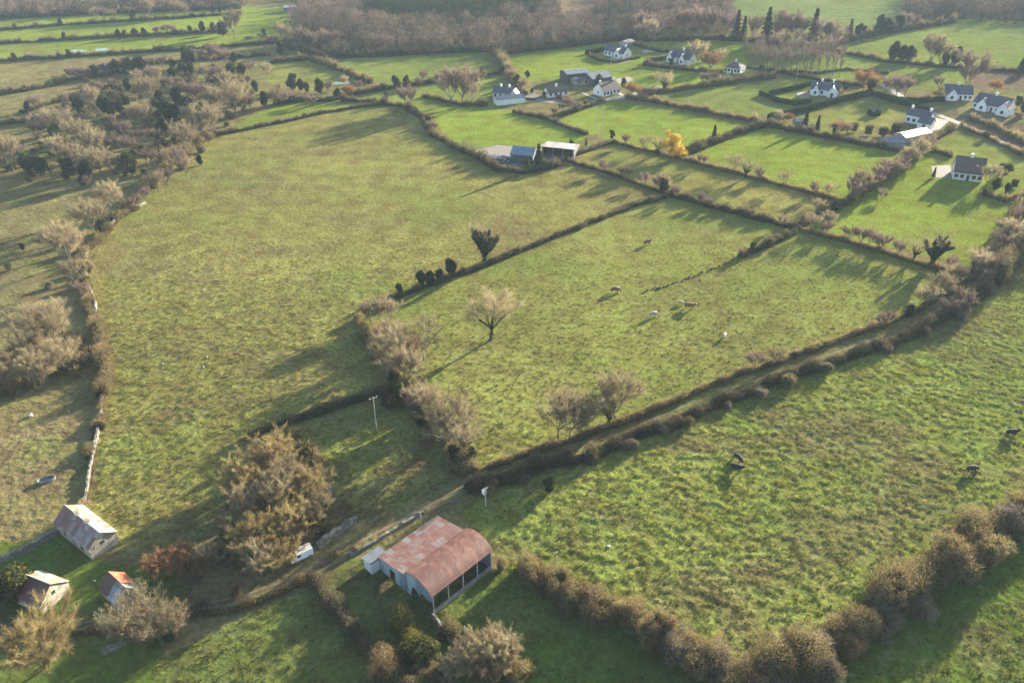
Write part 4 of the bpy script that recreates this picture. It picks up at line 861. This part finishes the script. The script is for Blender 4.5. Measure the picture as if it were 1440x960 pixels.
def house(name, label, p0, p1, dep, ze, zr, wm='white_render', rm='slate', hip=0.0, chim=(), wins=4, wings=(), door=True, cat='house', length=None, rot=None, gable_win=True, ax='x'):
    a = at(*p0); b = at(*p1); d_ = b - a; L = length or d_.length; rz = math.atan2(d_.y, d_.x) if rot is None else R(rot)
    e = empty(name, a, rz, label, cat)
    mw = MB(); mr = MB(); gable(mw, mr, 0, L, 0, dep, ze, zr, ax, hip=hip)
    mw.build('wall', M[wm], e); rf = mr.build('roof', M[rm], e)
    for (x0, x1, y0, y1, e1, r1, ax2) in wings:
        w2 = MB(); r2 = MB(); gable(w2, r2, x0, x1, y0, y1, e1, r1, ax2); w2.build('wall', M[wm], e); r2.build('roof', M[rm], e)
    for cx in chim:
        c = MB(); c.box(L * cx - .45, L * cx + .45, dep / 2 - .35, dep / 2 + .35, zr - .6, zr + 1.0); c.box(L * cx - .52, L * cx + .52, dep / 2 - .42, dep / 2 + .42, zr + .998, zr + 1.12)
        c.bar((L * cx, dep / 2, zr + 1.1), (L * cx, dep / 2, zr + 1.5), .13, .1); c.build('chimney', M[wm], rf)
    di = wins // 2 if door else -1
    for k_ in range(wins):
        x = L * (k_ + .5) / wins; y = -.03
        for (x0, x1, y0, y1, e1, r1, ax2) in wings:
            if x0 - .6 < x < x1 + .6 and y0 < 0: x = (x0 + x1) / 2; y = y0 - .03
        if k_ == di:
            m_ = MB(); m_.box(x - .5, x + .5, y - .04, y + .05, 0, 2.1); m_.build('door', M['door'], e)
        else:
            m_ = MB(); m_.box(x - .6, x + .6, y - .03, y + .05, .95, 2.15); f_ = m_.build('window', M['glass'], e)
            m_ = MB(); m_.box(x - .7, x + .7, y - .10, y + .05, .82, .945); m_.build('sill', M['concrete'], f_)
    if gable_win and ze > 2.2 and not hip:
        for xs_, s in ((0, -1), (L, 1)):
            m_ = MB(); x = xs_ + s * .03; m_.box(x - .04, x + .04, dep * .5 - .45, dep * .5 + .45, 1.0, 2.1); m_.build('window', M['glass'], e)
    return e
house('house', 'white slate-roofed house behind a clipped dark hedge, farthest up', (849, 78), (876, 83), 8, 2.7, 5.6, chim=(.9,), wins=5, wings=[(8.2, 12.2, -2.2, 4, 2.8, 5.2, 'y')])
house('house', 'white house with two steep gables near the plantation', (937, 86), (968, 92), 8, 2.8, 6.2, chim=(.55,), wins=5, wings=[(1.2, 4.6, -1.8, 4, 2.8, 5.6, 'y'), (9.0, 12.6, -1.8, 4, 2.8, 5.6, 'y')])
house('bungalow', 'white bungalow under brown hipped roof beside the saplings', (1018, 102), (1040, 105), 9, 2.6, 5.0, rm='brown_tile', hip=3.5, wins=5, chim=(.5,))
house('cattle_shed', 'dark grey sheeted farm shed, farthest of the farm group', (797, 117), (828, 114), 9, 4.2, 5.2, 'dark_sheet', 'grey_sheet', wins=0, door=False, cat='shed', gable_win=False)
house('cattle_shed', 'wide grey roofed farm shed behind the gabled farmhouse', (833, 121), (860, 117), 11, 3.2, 5.0, 'dark_sheet', 'grey_sheet', wins=0, door=False, cat='shed', gable_win=False)
house('lean_to_shed', 'low pale-walled farm shed between the two grey sheds', (810, 121), (829, 119), 6, 2.6, 3.4, 'concrete', 'dark_sheet', wins=2, door=False, cat='shed', gable_win=False)
house('farmhouse', 'white gabled farmhouse with long walled front garden', (848, 137), (871, 132), 7, 2.8, 5.8, chim=(.08, .92), wins=5, rm='brown_tile')
house('cottage', 'small white cottage with dark roof left of farmhouse', (771, 138), (799, 135), 5.5, 2.3, 4.2, 'white_render', 'brown_tile', chim=(.5,), wins=4)
house('bungalow', 'white bungalow with pale roofed front annexe left of the yard', (693, 138), (722, 140), 7.5, 2.6, 4.6, 'white_render', 'slate', chim=(.3, .7), wins=4, wings=[(8.5, 12, -1.2, 3.5, 2.6, 4.4, 'y')])
house('garage', 'long white outbuilding in front of the left bungalow', (699, 149), (738, 145), 5, 2.6, 3.7, 'white_render', 'grey_sheet', wins=0, door=False, cat='garage', gable_win=False)
house('villa', 'white villa with dark roof inside clipped hedges', (1138, 133), (1178, 137), 8.5, 2.8, 5.6, chim=(.35, .75), wins=6, wings=[(8.0, 12.2, -2.4, 4, 2.8, 5.0, 'y'), (1.0, 4.0, -1.5, 4, 2.8, 5.2, 'y')])
house('house', 'two storey white house above the tin sheds', (1272, 172), (1304, 178), 6.5, 3.4, 5.6, chim=(.1, .9), wins=4, rm='slate', wings=[(6.6, 11.8, -5.5, .5, 2.6, 4.6, 'x')])
house('tin_shed', 'low shed with pale weathered tin roof below white house', (1272, 202), (1308, 194), 6, 2.3, 3.5, 'concrete', 'tin_pale', wins=0, door=False, cat='shed', gable_win=False)
house('stone_shed', 'grey roofed low shed at the gardens corner', (1243, 209), (1272, 210), 6, 2.4, 3.8, 'concrete', 'grey_sheet', wins=0, door=False, cat='shed', gable_win=False)
house('villa', 'white slate-roofed villa beside the orange tree', (1327, 140), (1366, 142), 9, 2.8, 6.0, chim=(.5,), wins=6, wings=[(0.5, 5, -2, 4, 2.8, 5.4, 'y')])
house('villa', 'large white villa with two front gables at right edge', (1366, 152), (1412, 162), 9, 2.9, 6.4, chim=(.5,), wins=6, wings=[(11.5, 16.5, -2.5, 4, 2.9, 5.8, 'y'), (2.5, 7, -2, 4, 2.9, 5.6, 'y')])
house('house', 'pale house with very steep dark brown roof above green field', (1339, 252), (1380, 257), 8.6, 2.9, 7.4, 'cream_render', rm='brown_tile', chim=(.5,), wins=5)
house('machinery_shed', 'blue-grey roofed shed beside the tyre covered clamp', (718, 229), (746, 229), 9.5, 3.4, 5.0, 'dark_sheet', 'blue_sheet', wins=0, door=False, cat='shed', rot=-14, length=8.5, gable_win=False)
house('far_shed', 'small pale roofed shed far off by the top left wood', (400, 18), (418, 17), 8, 3.2, 4.0, 'grey_sheet', 'pale_sheet', wins=0, door=False, cat='shed', gable_win=False)
house('garden_shed', 'small grey glasshouse-like shed behind the white far house', (880, 66), (892, 63), 5, 2.0, 3.0, 'pale_sheet', 'pale_sheet', wins=0, door=False, cat='shed', gable_win=False)
house('garden_shed', 'small blue-grey garden shed on the plot left of conifers', (1118, 178), (1129, 178), 4, 2.2, 3.0, 'blue_sheet', 'pale_sheet', wins=0, door=False, cat='shed', gable_win=False)
house('garden_shed', 'small green-roofed shed on lawn above the white house', (1226, 164), (1238, 163), 3.5, 2.0, 2.8, 'clipped', 'dark_sheet', wins=0, door=False, cat='shed', gable_win=False)
# open-fronted tin roofed shed
def open_shed(label, p0, rz, L, dep, zf, zb):
    e = empty('open_shed', at(*p0), R(rz), label, 'shed')
    m_ = MB(); m_.box(0, L, dep - .15, dep, -.1, zb - .1); m_.box(0, .15, 0, dep - .155, -.1, zf - .15); m_.box(L - .15, L, 0, dep - .155, -.1, zf - .15); m_.build('wall', M['dark_sheet'], e)
    m_ = MB(); m_.slab((-.4, -.6, zf + .05), (L + .4, -.6, zf + .05), (L + .4, dep + .4, zb + .05), (-.4, dep + .4, zb + .05), .1); m_.build('roof', M['pale_sheet'], e)
    for k_ in range(4):
        m_ = MB(); x = .3 + (L - .6) * k_ / 3; m_.box(x - .08, x + .08, .02, .18, -.1, zf - .08); m_.build('post', M['steel'], e)
open_shed('open-fronted shed with shining pale tin roof beside blue-grey shed', (762, 219), -18, 12.5, 7.5, 3.8, 3.2)

# --- the hay barn with its arched roof and lean-to
A0 = at(610, 865); rz = math.atan2(at(691, 801).y - A0.y, at(691, 801).x - A0.x)
barn = empty('hay_barn', A0, rz, 'old hay barn with rust-red arched roof and sheeted lean-to', 'barn')
BL, BW, LW = 12.6, 6.6, 6.5            # length along x, arch bay and lean-to widths along +y
ZE, ZC, ZL = 4.15, 5.9, 2.9
N = 14
def arch(y, zoff=0.0): t = y / BW * 2 - 1; return ZE + (ZC - ZE) * math.sqrt(max(0, 1 - (t * .985) ** 2)) ** 1.15 + zoff
m_ = MB(); V = []; K = []
for i in range(N + 1):
    y = -.12 + (BW + .14) * i / N; K.append((y, arch(min(max(y, 0), BW))))
nx_ = 26
for j in range(nx_ + 1):
    x = -.25 + (BL + .5) * j / nx_
    for y, z in K: V.append((x, y, z + random.uniform(-.015, .015)))
F = [(j * (N + 1) + i, (j + 1) * (N + 1) + i, (j + 1) * (N + 1) + i + 1, j * (N + 1) + i + 1) for j in range(nx_) for i in range(N)]
n0 = len(V); V2 = [(a, b, c - .07) for a, b, c in V]; F2 = [tuple(k_ + n0 for k_ in f[::-1]) for f in F]
m_.add(V + V2, F + F2); m_.build('roof', M['barn_roof'], barn)
m_ = MB(); m_.slab((-.2, BW + .06, ZE + .02), (BL + .2, BW + .06, ZE + .02), (BL + .2, BW + LW + .3, ZL), (-.2, BW + LW + .3, ZL), .07); m_.build('lean_to_roof', M['leanto_roof'], barn)
m_ = MB(); m_.box(-.1, BL + .1, BW - .10, BW + .08, ZE - .22, ZE - .02); m_.build('gutter', M['steel'], barn)
# left end wall of the arch bay (grey-blue sheets in upper part, broken opening below)
def end_sheet(x, lo, y0=0.0, y1=BW, nm='end_wall'):
    k_ = 12; vs = []; 
    for i in range(k_ + 1):
        y = y0 + (y1 - y0) * i / k_; vs += [(x, y, lo(i / k_)), (x, y, arch(y) - .1)]
    vs += [(a + .06, b, c) for a, b, c in vs]; q = 2 * (k_ + 1); fs = []
    for i in range(k_): a = 2 * i; fs += [(a, a + 1, a + 3, a + 2), (q + a, q + a + 2, q + a + 3, q + a + 1), (a, a + 2, q + a + 2, q + a), (a + 1, q + a + 1, q + a + 3, a + 3)]
    MB().add(vs, fs).build(nm, M['zinc_wall'], barn)
end_sheet(.02, lambda t: 2.6 - 1.0 * (t > .45) + .8 * (t > .55) - 2.6 * (t > .78) + .25 * math.sin(t * 21), nm='end_sheeting')
end_sheet(BL - .1, lambda t: -.1, nm='end_wall')
m_ = MB(); m_.box(0, BL - .1, BW - .06, BW, -.1, ZE - .3); m_.build('partition_wall', M['zinc_wall'], barn)
# lean-to walls: front end with a doorway, long side, far end
m_ = MB()
m_.add([(.0, BW + .1, -.1), (.0, BW + 2.6, -.1), (.0, BW + 2.6, 3.5), (.0, BW + .1, 4.0), (.08, BW + .1, -.1), (.08, BW + 2.6, -.1), (.08, BW + 2.6, 3.5), (.08, BW + .1, 4.0)], [(0, 1, 2, 3), (7, 6, 5, 4), (0, 4, 5, 1), (3, 2, 6, 7), (1, 5, 6, 2), (0, 3, 7, 4)])
m_.add([(.0, BW + 4.0, -.1), (.0, BW + LW, -.1), (.0, BW + LW, 2.8), (.0, BW + 4.0, 3.25), (.08, BW + 4.0, -.1), (.08, BW + LW, -.1), (.08, BW + LW, 2.8), (.08, BW + 4.0, 3.25)], [(0, 1, 2, 3), (7, 6, 5, 4), (0, 4, 5, 1), (3, 2, 6, 7), (1, 5, 6, 2), (0, 3, 7, 4)])
m_.add([(.01, BW + 2.6, 2.3), (.01, BW + 4.0, 2.3), (.01, BW + 4.0, 3.25), (.01, BW + 2.6, 3.5), (.07, BW + 2.6, 2.3), (.07, BW + 4.0, 2.3), (.07, BW + 4.0, 3.25), (.07, BW + 2.6, 3.5)], [(0, 1, 2, 3), (7, 6, 5, 4), (0, 4, 5, 1), (3, 2, 6, 7)])
m_.box(0, BL, BW + LW, BW + LW + .12, -.1, 2.75); m_.box(BL - .1, BL, BW + .1, BW + LW - .01, -.1, 2.85)
m_.build('lean_to_wall', M['zinc_wall'], barn)
m_ = MB(); m_.box(0, BL, -.02, .16, -.1, 1.0); m_.build('low_wall', M['concrete'], barn)
for k_ in range(5):
    m_ = MB(); x = .12 + (BL - .24) * k_ / 4; m_.box(x - .07, x + .07, -.06, .10, 1.002 if 0 < k_ < 4 else -.1, ZE - .02); m_.build('post', M['steel'], barn)
for k_ in range(5):
    m_ = MB(); x = .2 + (BL - .4) * k_ / 4
    for i in range(10):
        y0, y1 = BW * i / 10, BW * (i + 1) / 10; m_.bar((x, y0, arch(y0) - .16), (x, y1, arch(y1) - .16), .04, .04, 4)
    m_.bar((x, .05, ZE - .1), (x, BW - .1, ZE - .1), .04, .04, 4); m_.build('roof_truss', M['steel'], barn)
m_ = MB(); m_.box(2.2, 9.0, 2.6, 5.8, 0, 1.7); m_.box(3.0, 7.5, 3.0, 5.6, 1.702, 2.5); hb = m_.build('hay_stack', M['hay']); hb.location = A0; hb.rotation_euler = (0, 0, rz); tag(hb, 'stack of old hay bales in shadow inside the arched barn', 'hay')
m_ = MB(); gx = MB()
an = empty('annexe', barn.matrix_basis @ Vector((0, 0, 0)) if False else A0, rz, 'small grey flat-roofed store attached at the barn end', 'shed')
m_.box(-1.6, 1.6, BW + LW + .14, BW + LW + 2.2, -.1, 2.2); m_.build('wall', M['white_render'], an)
gx.slab((-1.8, BW + LW + .135, 2.55), (1.8, BW + LW + .135, 2.55), (1.8, BW + LW + 2.5, 2.3), (-1.8, BW + LW + 2.5, 2.3), .1); gx.build('roof', M['grey_sheet'], an)

# --- old tin roofed stone cottage
def ruin(name, label, p0, p1, dep, ze, zr, wm, rm_l, rm_r, chim=(), holes=False, cat='cottage', length=None, win=2):
    """front long side p0->p1 (nearest the camera-left), local y runs back; two roof slopes with own sheets"""
    a = at(*p0); b = at(*p1); d_ = b - a; L = length or d_.length; e = empty(name, a, math.atan2(d_.y, d_.x), label, cat)
    mw = MB(); jr = MB(); gable(mw, jr, 0, L, 0, dep, ze, zr, 'x'); mw.build('wall', M[wm], e)
    ym = dep / 2; oh = .22; sl = (zr - ze) / ym; ez = ze - sl * oh + .08
    def slope(nm, x0, x1, s0, s1, mat, front, dz=0.0):
        y = lambda s: (ym - (ym + oh) * s) if front else (ym + (ym + oh) * s)
        z = lambda s: zr + .1 + dz - (zr + .1 - ez) * s
        m_ = MB(); m_.slab((x0, y(s1), z(s1)), (x1, y(s1), z(s1)), (x1, y(s0), z(s0)), (x0, y(s0), z(s0)), .06); return m_.build(nm, M[mat], e)
    if not holes:
        rf = slope('front_roof', -.2, L + .2, 0, 1, rm_l, True); slope('back_roof', -.2, L + .2, 0, 1, rm_r, False)
        m_ = MB(); m_.bar((-.2, ym, zr + .08), (L + .2, ym, zr + .08), .09, .09, 6); m_.build('ridge_cap', M['steel'], e)
    else:
        rf = slope('front_roof', -.15, L * .5, 0, 1, rm_l, True); slope('front_roof', L * .5 + .02, L + .1, .25, 1, 'zinc_wall', True, .02); slope('back_roof', -.15, L * .72, 0, .95, rm_r, False)
        for k_ in range(5):
            m_ = MB(); x = L * (.55 + .1 * k_); m_.bar((x, ym, zr - .02), (x, dep + .2, ez - .05), .05, .05, 4); m_.bar((x, ym, zr - .02), (x, ym * .7, zr - .35 * (zr - ze)), .05, .05, 4); m_.build('rafter', M['timber'], e)
    for cx in chim:
        c = MB(); c.box(L * cx - .35, L * cx + .35, ym - .35, ym + .35, zr - .5, zr + .75); c.build('chimney', M['rubble_wall'], rf)
    for k_ in range(win):
        x = L * (k_ + 1) / (win + 1); m_ = MB()
        if k_ == win // 2: m_.box(x - .4, x + .4, -.03, .05, 0, 1.8); m_.build('door', M['timber'], e)
        else: m_.box(x - .35, x + .35, -.03, .05, .8, 1.5); m_.build('window', M['glass'], e)
    m_ = MB(); m_.box(L - .03, L + .03, ym - .3, ym + .3, 1.9, 2.5); m_.build('loft_opening', M['glass'], e)
    return e
ruin('stone_cottage', 'old stone cottage with patched rust and grey tin roof', (83, 748), (130, 787), 4.9, 2.5, 4.3, 'rubble_wall', 'cottage_roof', 'tin_pale', (.34, .64), win=3)
ruin('stone_shed', 'stone shed with maroon front roof slope at left edge', (24, 848), (51, 859), 5.2, 1.9, 4.0, 'rubble_wall', 'maroon_roof', 'tin_pale', cat='shed', win=1, length=5.6)
ruin('collapsed_shed', 'half collapsed shed with orange rusted roof and bare rafters', (145, 838), (166, 858), 4.0, 1.8, 3.7, 'rubble_wall', 'maroon_roof', 'orange_rust', holes=True, cat='shed', win=1, length=4.8)

# ------------------------------------------------------------------ silage clamp with tyres
cl = MB(); c0 = at(700, 226); rr = random.Random(4); Vc = []; Fc = []
for i in range(9):
    for j in range(7):
        u, v = i / 8 * 2 - 1, j / 6 * 2 - 1; Vc.append((u * 5.2, v * 3.8, max(0, 1.5 * (1 - u ** 4) * (1 - v ** 4)) - .02))
for i in range(8):
    for j in range(6): Fc.append((i * 7 + j, (i + 1) * 7 + j, (i + 1) * 7 + j + 1, i * 7 + j + 1))
sc = MB().add(Vc, Fc).build('silage_clamp', M['rubber']); sc.location = c0; sc.rotation_euler = (0, 0, R(-20)); tag(sc, 'black plastic covered silage clamp beside the blue-grey shed', 'silage clamp')
bpy_t = MB(); NR, NS = 10, 5
tv = []; tf_ = []
for i in range(NR):
    for j in range(NS):
        a = 6.283 * i / NR; b = 6.283 * j / NS; q = .32 + .11 * math.cos(b); tv.append((q * math.cos(a), q * math.sin(a), .1 * math.sin(b) + .1))
        tf_.append((i * NS + j, ((i + 1) % NR) * NS + j, ((i + 1) % NR) * NS + (j + 1) % NS, i * NS + (j + 1) % NS))
tm = bpy_t.add(tv, tf_).mesh('tyre'); M['old_tyre'] = surf('old_tyre', (.16, .16, .17), (.40, .40, .42), 2, .8); tm.materials.append(M['old_tyre'])
for i in range(9):
    for j in range(6):
        u = -1 + 2 * (i + .5) / 9 + rr.uniform(-.05, .05); v = -1 + 2 * (j + .5) / 6 + rr.uniform(-.06, .06)
        z = max(0, 1.5 * (1 - u ** 4) * (1 - v ** 4)); t = link('tyre', tm)
        ca_, sa_ = math.cos(R(-20)), math.sin(R(-20)); t.location = (c0.x + u * 5 * ca_ - v * 3.6 * sa_, c0.y + u * 5 * sa_ + v * 3.6 * ca_, z); t.scale = (1.25,) * 3
        tag(t, 'old grey tyre lying on the black cover of the silage clamp', 'tyre', 'old tyres weighing down the silage cover')

# ------------------------------------------------------------------ poles and wires
def pole(label, p, h, arm=1.8, rz=.6, trans=False, lean=0.0):
    e = empty('utility_pole', at(*p), rz, label, 'pole'); e.rotation_euler = (lean, 0, rz)
    MB().bar((0, 0, -.3), (0, 0, h), .15, .10, 8).build('post', M['wood_pole'], e)
    if arm:
        m_ = MB(); m_.box(-arm / 2, arm / 2, -.06, .06, h - .35, h - .2); c = m_.build('crossarm', M['wood_pole'], e)
        for x in (-arm / 2 + .1, 0, arm / 2 - .1): MB().bar((x, 0, h - .2), (x, 0, h + .02), .05, .03, 6).build('insulator', M['white_paint'], c)
    if trans: m_ = MB(); m_.box(-.3, .3, .14, .7, h - 1.7, h - .8); m_.build('transformer', M['white_paint'], e)
    return e.location, h
P1, h1 = pole('pale utility pole with crossarm in the paddock', (530, 606), 8.5)
P2, h2 = pole('utility pole carrying a white transformer beside the lane', (683, 712), 4.5, 1.0, .6, True)
P3, h3 = pole('thin leaning pole between the lane and barn', (593, 742), 3.2, 0)
P4, h4 = pole('short pale pole at the top of the shrub row', (781, 794), 3.0, .8)
P5, h5 = pole('left one of two tall twin poles in green field', (838, 190), 12, 1.2); P6, h6 = pole('right one of two tall twin poles in green field', (846, 190), 12, 1.2)
P7, h7 = pole('thin utility pole far off beside the sapling rows', (1120, 112), 8.5); P8, h8 = pole('thin utility pole standing in the farmhouse field', (858, 106), 8.5)
P9, h9 = pole('short thin pole below the barn corner', (654, 896), 2.6, 0)
def wire(a, ha, b, hb, label, s=.8):
    a = Vector(a) + Vector((0, 0, ha)); b = Vector(b) + Vector((0, 0, hb)); m_ = MB(); pr = a
    for k_ in range(1, 13):
        t = k_ / 12; q = a.lerp(b, t); q.z -= 4 * s * t * (1 - t); m_.bar(pr, q, .011, .011, 3); pr = q
    tag(m_.build('overhead_wire', M['grey_sheet']), label, 'wire')
wire(P1, h1, P2, h2, 'overhead wire from the paddock pole to transformer pole')
wire(P2, h2, at(760, 760), 4, 'overhead wire running down from the transformer pole', .5)


# ------------------------------------------------------------------ van, trough, stones, animals
v0 = at(424, 783); e = empty('van', v0, R(35), 'small white box van parked on the lane below the clump', 'van')
m_ = MB(); m_.add([(-2.3, -.95, .35), (2.2, -.95, .35), (2.2, .95, .35), (-2.3, .95, .35), (-2.3, -.95, 1.0), (-1.6, -.92, 1.15), (-1.0, -.85, 1.9), (2.2, -.9, 2.0), (-2.3, .95, 1.0), (-1.6, .92, 1.15), (-1.0, .85, 1.9), (2.2, .9, 2.0)],
 [(0, 3, 2, 1), (0, 1, 7, 6, 5, 4), (3, 8, 9, 10, 11, 2), (0, 4, 8, 3), (4, 5, 9, 8), (5, 6, 10, 9), (6, 7, 11, 10), (1, 2, 11, 7)]); m_.build('body', M['white_paint'], e)
m_ = MB(); m_.add([(-1.57, -.8, 1.20), (-1.57, .8, 1.20), (-1.06, .75, 1.85), (-1.06, -.75, 1.85)], [(0, 1, 2, 3)])
me = m_.mesh('windscreen'); 
for vtx in me.vertices: vtx.co += Vector((-.03, 0, .02))
link('windscreen', me, M['glass'], e); e.scale = (.85, .85, .85)
for s in (-1, 1): m_ = MB(); m_.box(-1.1, -.3, s * .93 - .02, s * .93 + .02, 1.15, 1.7); m_.build('side_window', M['glass'], e)
for x in (-1.4, 1.4):
    for s in (-1, 1): wh = MB().bar((x, s * .78, .34), (x, s * .98, .34), .34, .34, 14).build('wheel', M['rubber'], e); MB().bar((x, s * .98, .34), (x, s * 1.0, .34), .19, .17, 10).build('rim', M['steel'], wh)
for s in (-1, 1): m_ = MB(); m_.box(-2.34, -2.28, s * .7 - .16, s * .7 + .16, .75, .95); m_.build('headlight', M['glass'], e)

tr = MB(); q = 18
for k_, (r1, z) in enumerate(((1.0, 0), (1.05, .6), (.95, .6), (.9, .15))):
    tr.v += [(1.5 * r1 * math.cos(6.283 * i / q), .8 * r1 * math.sin(6.283 * i / q), z) for i in range(q)]
for k_ in range(3):
    for i in range(q): tr.f.append((k_ * q + i, k_ * q + (i + 1) % q, (k_ + 1) * q + (i + 1) % q, (k_ + 1) * q + i))
tr.f.append(tuple(3 * q + i for i in range(q)))
t = tr.build('water_trough', M['water_tank']); t.location = at(66, 676); t.rotation_euler = (0, 0, .5); tag(t, 'grey oval water trough in the lower left paddock', 'trough')

import bmesh
def rock_mesh(seed):
    r_ = random.Random(seed); bm = bmesh.new(); bmesh.ops.create_icosphere(bm, subdivisions=2, radius=.5)
    for v in bm.verts: v.co *= r_.uniform(.8, 1.15); v.co.z *= .75
    me = bpy.data.meshes.new('boulder'); bm.to_mesh(me); bm.free(); me.materials.append(M['pale_rock']); return me
RK = [rock_mesh(k_) for k_ in range(3)]
for i, (px, py, s, lb) in enumerate([(43, 584, 1.3, 'tall white boulder in the left paddock above mud'), (117, 636, .8, 'white boulder beside the wall gap in the left paddock'), (98, 519, 1.0, 'white boulder before the left paddock trees'),
      (287, 408, .7, 'small white boulder high in the big left field'), (291, 502, .6, 'upper white stone of close pair in big field'), (286, 516, .6, 'lower white stone of close pair in big field'), (229, 511, .6, 'lone white stone left of the pair in big field'),
      (97, 578, .5, 'small pale stone below the paddock trees'), (843, 577, 1.5, 'pale boulder between the bare lane trees'), (856, 768, .9, 'grey-white stone in rough pasture above the shrub row'), (940, 563, 1.3, 'whitish block on the lane edge below middle field'), (133, 816, .5, 'small pale stone between the sheds on grass'), (132, 864, .5, 'small pale stone below the collapsed shed'), (485, 172, .01, None)]):
    if not lb: continue
    o_ = link('boulder', RK[i % 3]); s *= .7; o_.location = at(px, py, s * .2); o_.scale = (s, s, s * (1.5 if i == 0 else 1)); tag(o_, lb, 'stone', 'white stones lying in the fields')

def cow_mesh(graze):
    hz = (0.42 if graze else 1.45)
    J = [(-.75, 0, 1.05, .42), (0, 0, 1.0, .50), (.62, 0, 1.05, .43), (.98, 0, 1.18 if not graze else .95, .25), (1.28, 0, hz - (.0 if graze else .02), .18), (1.52, 0, hz - .16, .12)]
    Ed = [(0, 1), (1, 2), (2, 3), (3, 4), (4, 5)]
    def leg(root, x, s, hind):
        n_ = len(J)
        J.extend([(x, s * .2, .75, .2), (x + (.08 if hind else 0), s * .2, .5 if hind else .45, .11), (x - (.08 if hind else 0), s * .2, .32 if hind else .26, .08), (x, s * .2, .04, .085)])
        Ed.extend([(root, n_), (n_, n_ + 1), (n_ + 1, n_ + 2), (n_ + 2, n_ + 3)])
    for s in (-1, 1): leg(0, -.78, s, True); leg(2, .60, s, False)
    n_ = len(J); J.extend([(-1.05, 0, 1.18, .05), (-1.12, 0, .6, .03)]); Ed.extend([(0, n_), (n_, n_ + 1)])
    for s in (-1, 1): n_ = len(J); J.append((1.18, s * .24, hz + .06, .035)); Ed.append((4, n_))
    me = bpy.data.meshes.new('cow_rig'); me.from_pydata([j[:3] for j in J], Ed, []); o_ = bpy.data.objects.new('cow_rig', me); C.objects.link(o_)
    sk_ = o_.modifiers.new('s', 'SKIN'); sk_.use_smooth_shade = True; lay = me.skin_vertices[0]
    for i, j in enumerate(J): lay.data[i].radius = (j[3], j[3]); lay.data[i].use_root = (i == 0)
    o_.modifiers.new('d', 'SUBSURF').levels = 1
    dg = bpy.context.evaluated_depsgraph_get(); out = bpy.data.meshes.new_from_object(o_.evaluated_get(dg)); out.name = 'cow'; bpy.data.objects.remove(o_); return out
bases = {True: cow_mesh(True), False: cow_mesh(False)}; CM = {}
def cow(label, px, py, rz, graze, mat, s=1.0, name='cow', cat='cow'):
    k_ = (graze, mat)
    if k_ not in CM: me = bases[graze].copy(); me.materials.clear(); me.materials.append(M[mat]); CM[k_] = me
    o_ = link(name, CM[k_]); o_.location = at(px, py); o_.rotation_euler = (0, 0, R(rz)); o_.scale = (s,) * 3; tag(o_, label, cat, 'cattle grazing in the fields')
cow('black cow, upper of the close pair in rough pasture', 1037, 646, -60, True, 'black_hide', .95)
cow('black cow, lower of the close pair in rough pasture', 1035, 661, -30, False, 'black_hide', 1.1)
cow('black cow near the right edge, standing higher up', 1421, 612, 0, False, 'black_hide', 1.1)
cow('black cow near the right edge, standing lower down', 1365, 663, 10, True, 'black_hide', 1.1)
cow('dark brown cow alone near top of the middle field', 910, 344, 20, False, 'brown_hide', 1.1)
cow('brown cow at the left part of the middle field', 865, 411, 10, True, 'brown_hide', 1.2)
cow('pale grey cow in the centre of middle field', 918, 445, 20, True, 'grey_hide', 1.05)
cow('brown cow beside a tan calf in middle field', 969, 434, -15, False, 'brown_hide', 1.2)
cow('small tan calf beside the brown cow', 957, 428, -20, True, 'grey_hide', .7, 'calf', 'calf')
cow('white cow standing lowest in the middle field', 1018, 475, 60, True, 'white_hide', .9)

# ------------------------------------------------------------------ rough grass tufts in the near fields
r = np.random.RandomState(12); n_ = 260000
Px = r.uniform(-110, 165, n_); Py = 66 + 165 * r.rand(n_) ** 1.15
keep = np.zeros(n_, bool)
for c, rg, poly in WF:
    if rg >= .45: keep |= inside(Px, Py, poly) & (r.rand(n_) < rg)
keep &= r.rand(n_) < np.clip((228 - Py) / 100, 0, 1)
keep &= (fbm(Px * .8 + 3 * fbm(Px * .22 + 9, Py * .22, 4), Py * .95, 3) > .5) & (seg_dist(Px, Py, LANE) > 3)
Px, Py = Px[keep], Py[keep]; n_ = len(Px)
k_ = np.repeat(np.arange(n_), 4); Q = np.stack([Px[k_] + r.normal(size=len(k_)) * .12, Py[k_] + r.normal(size=len(k_)) * .12, np.full(len(k_), .0)], 1)
Q[:, 2] = 0
D = np.stack([r.normal(size=len(k_)) * .16, r.normal(size=len(k_)) * .16, .18 + .26 * r.rand(len(k_))], 1)
tag(link('grass', np_mesh('grass', *sliver(Q, D, np.full(len(k_), .13), np.clip(r.rand(n_)[k_] * .7 + .3 * r.rand(len(k_)), 0, 1), r)), M['grass_blade']), 'rough tufted pasture grass growing across the near fields', kind='stuff')

# ------------------------------------------------------------------ haze
hz = MB().box(-1900, 1900, -320, 3250, -1.2, 104).build('haze', None)
m, n, l = new_mat('haze'); pv = n.new('ShaderNodeVolumePrincipled'); pv.inputs['Density'].default_value = .00011; pv.inputs['Color'].default_value = (.60, .78, 1.0, 1); pv.inputs['Anisotropy'].default_value = 0.0
o = n.new('ShaderNodeOutputMaterial'); l.new(pv.outputs[0], o.inputs['Volume']); hz.data.materials.append(m); tag(hz, 'thin bluish haze over the countryside', kind='stuff')
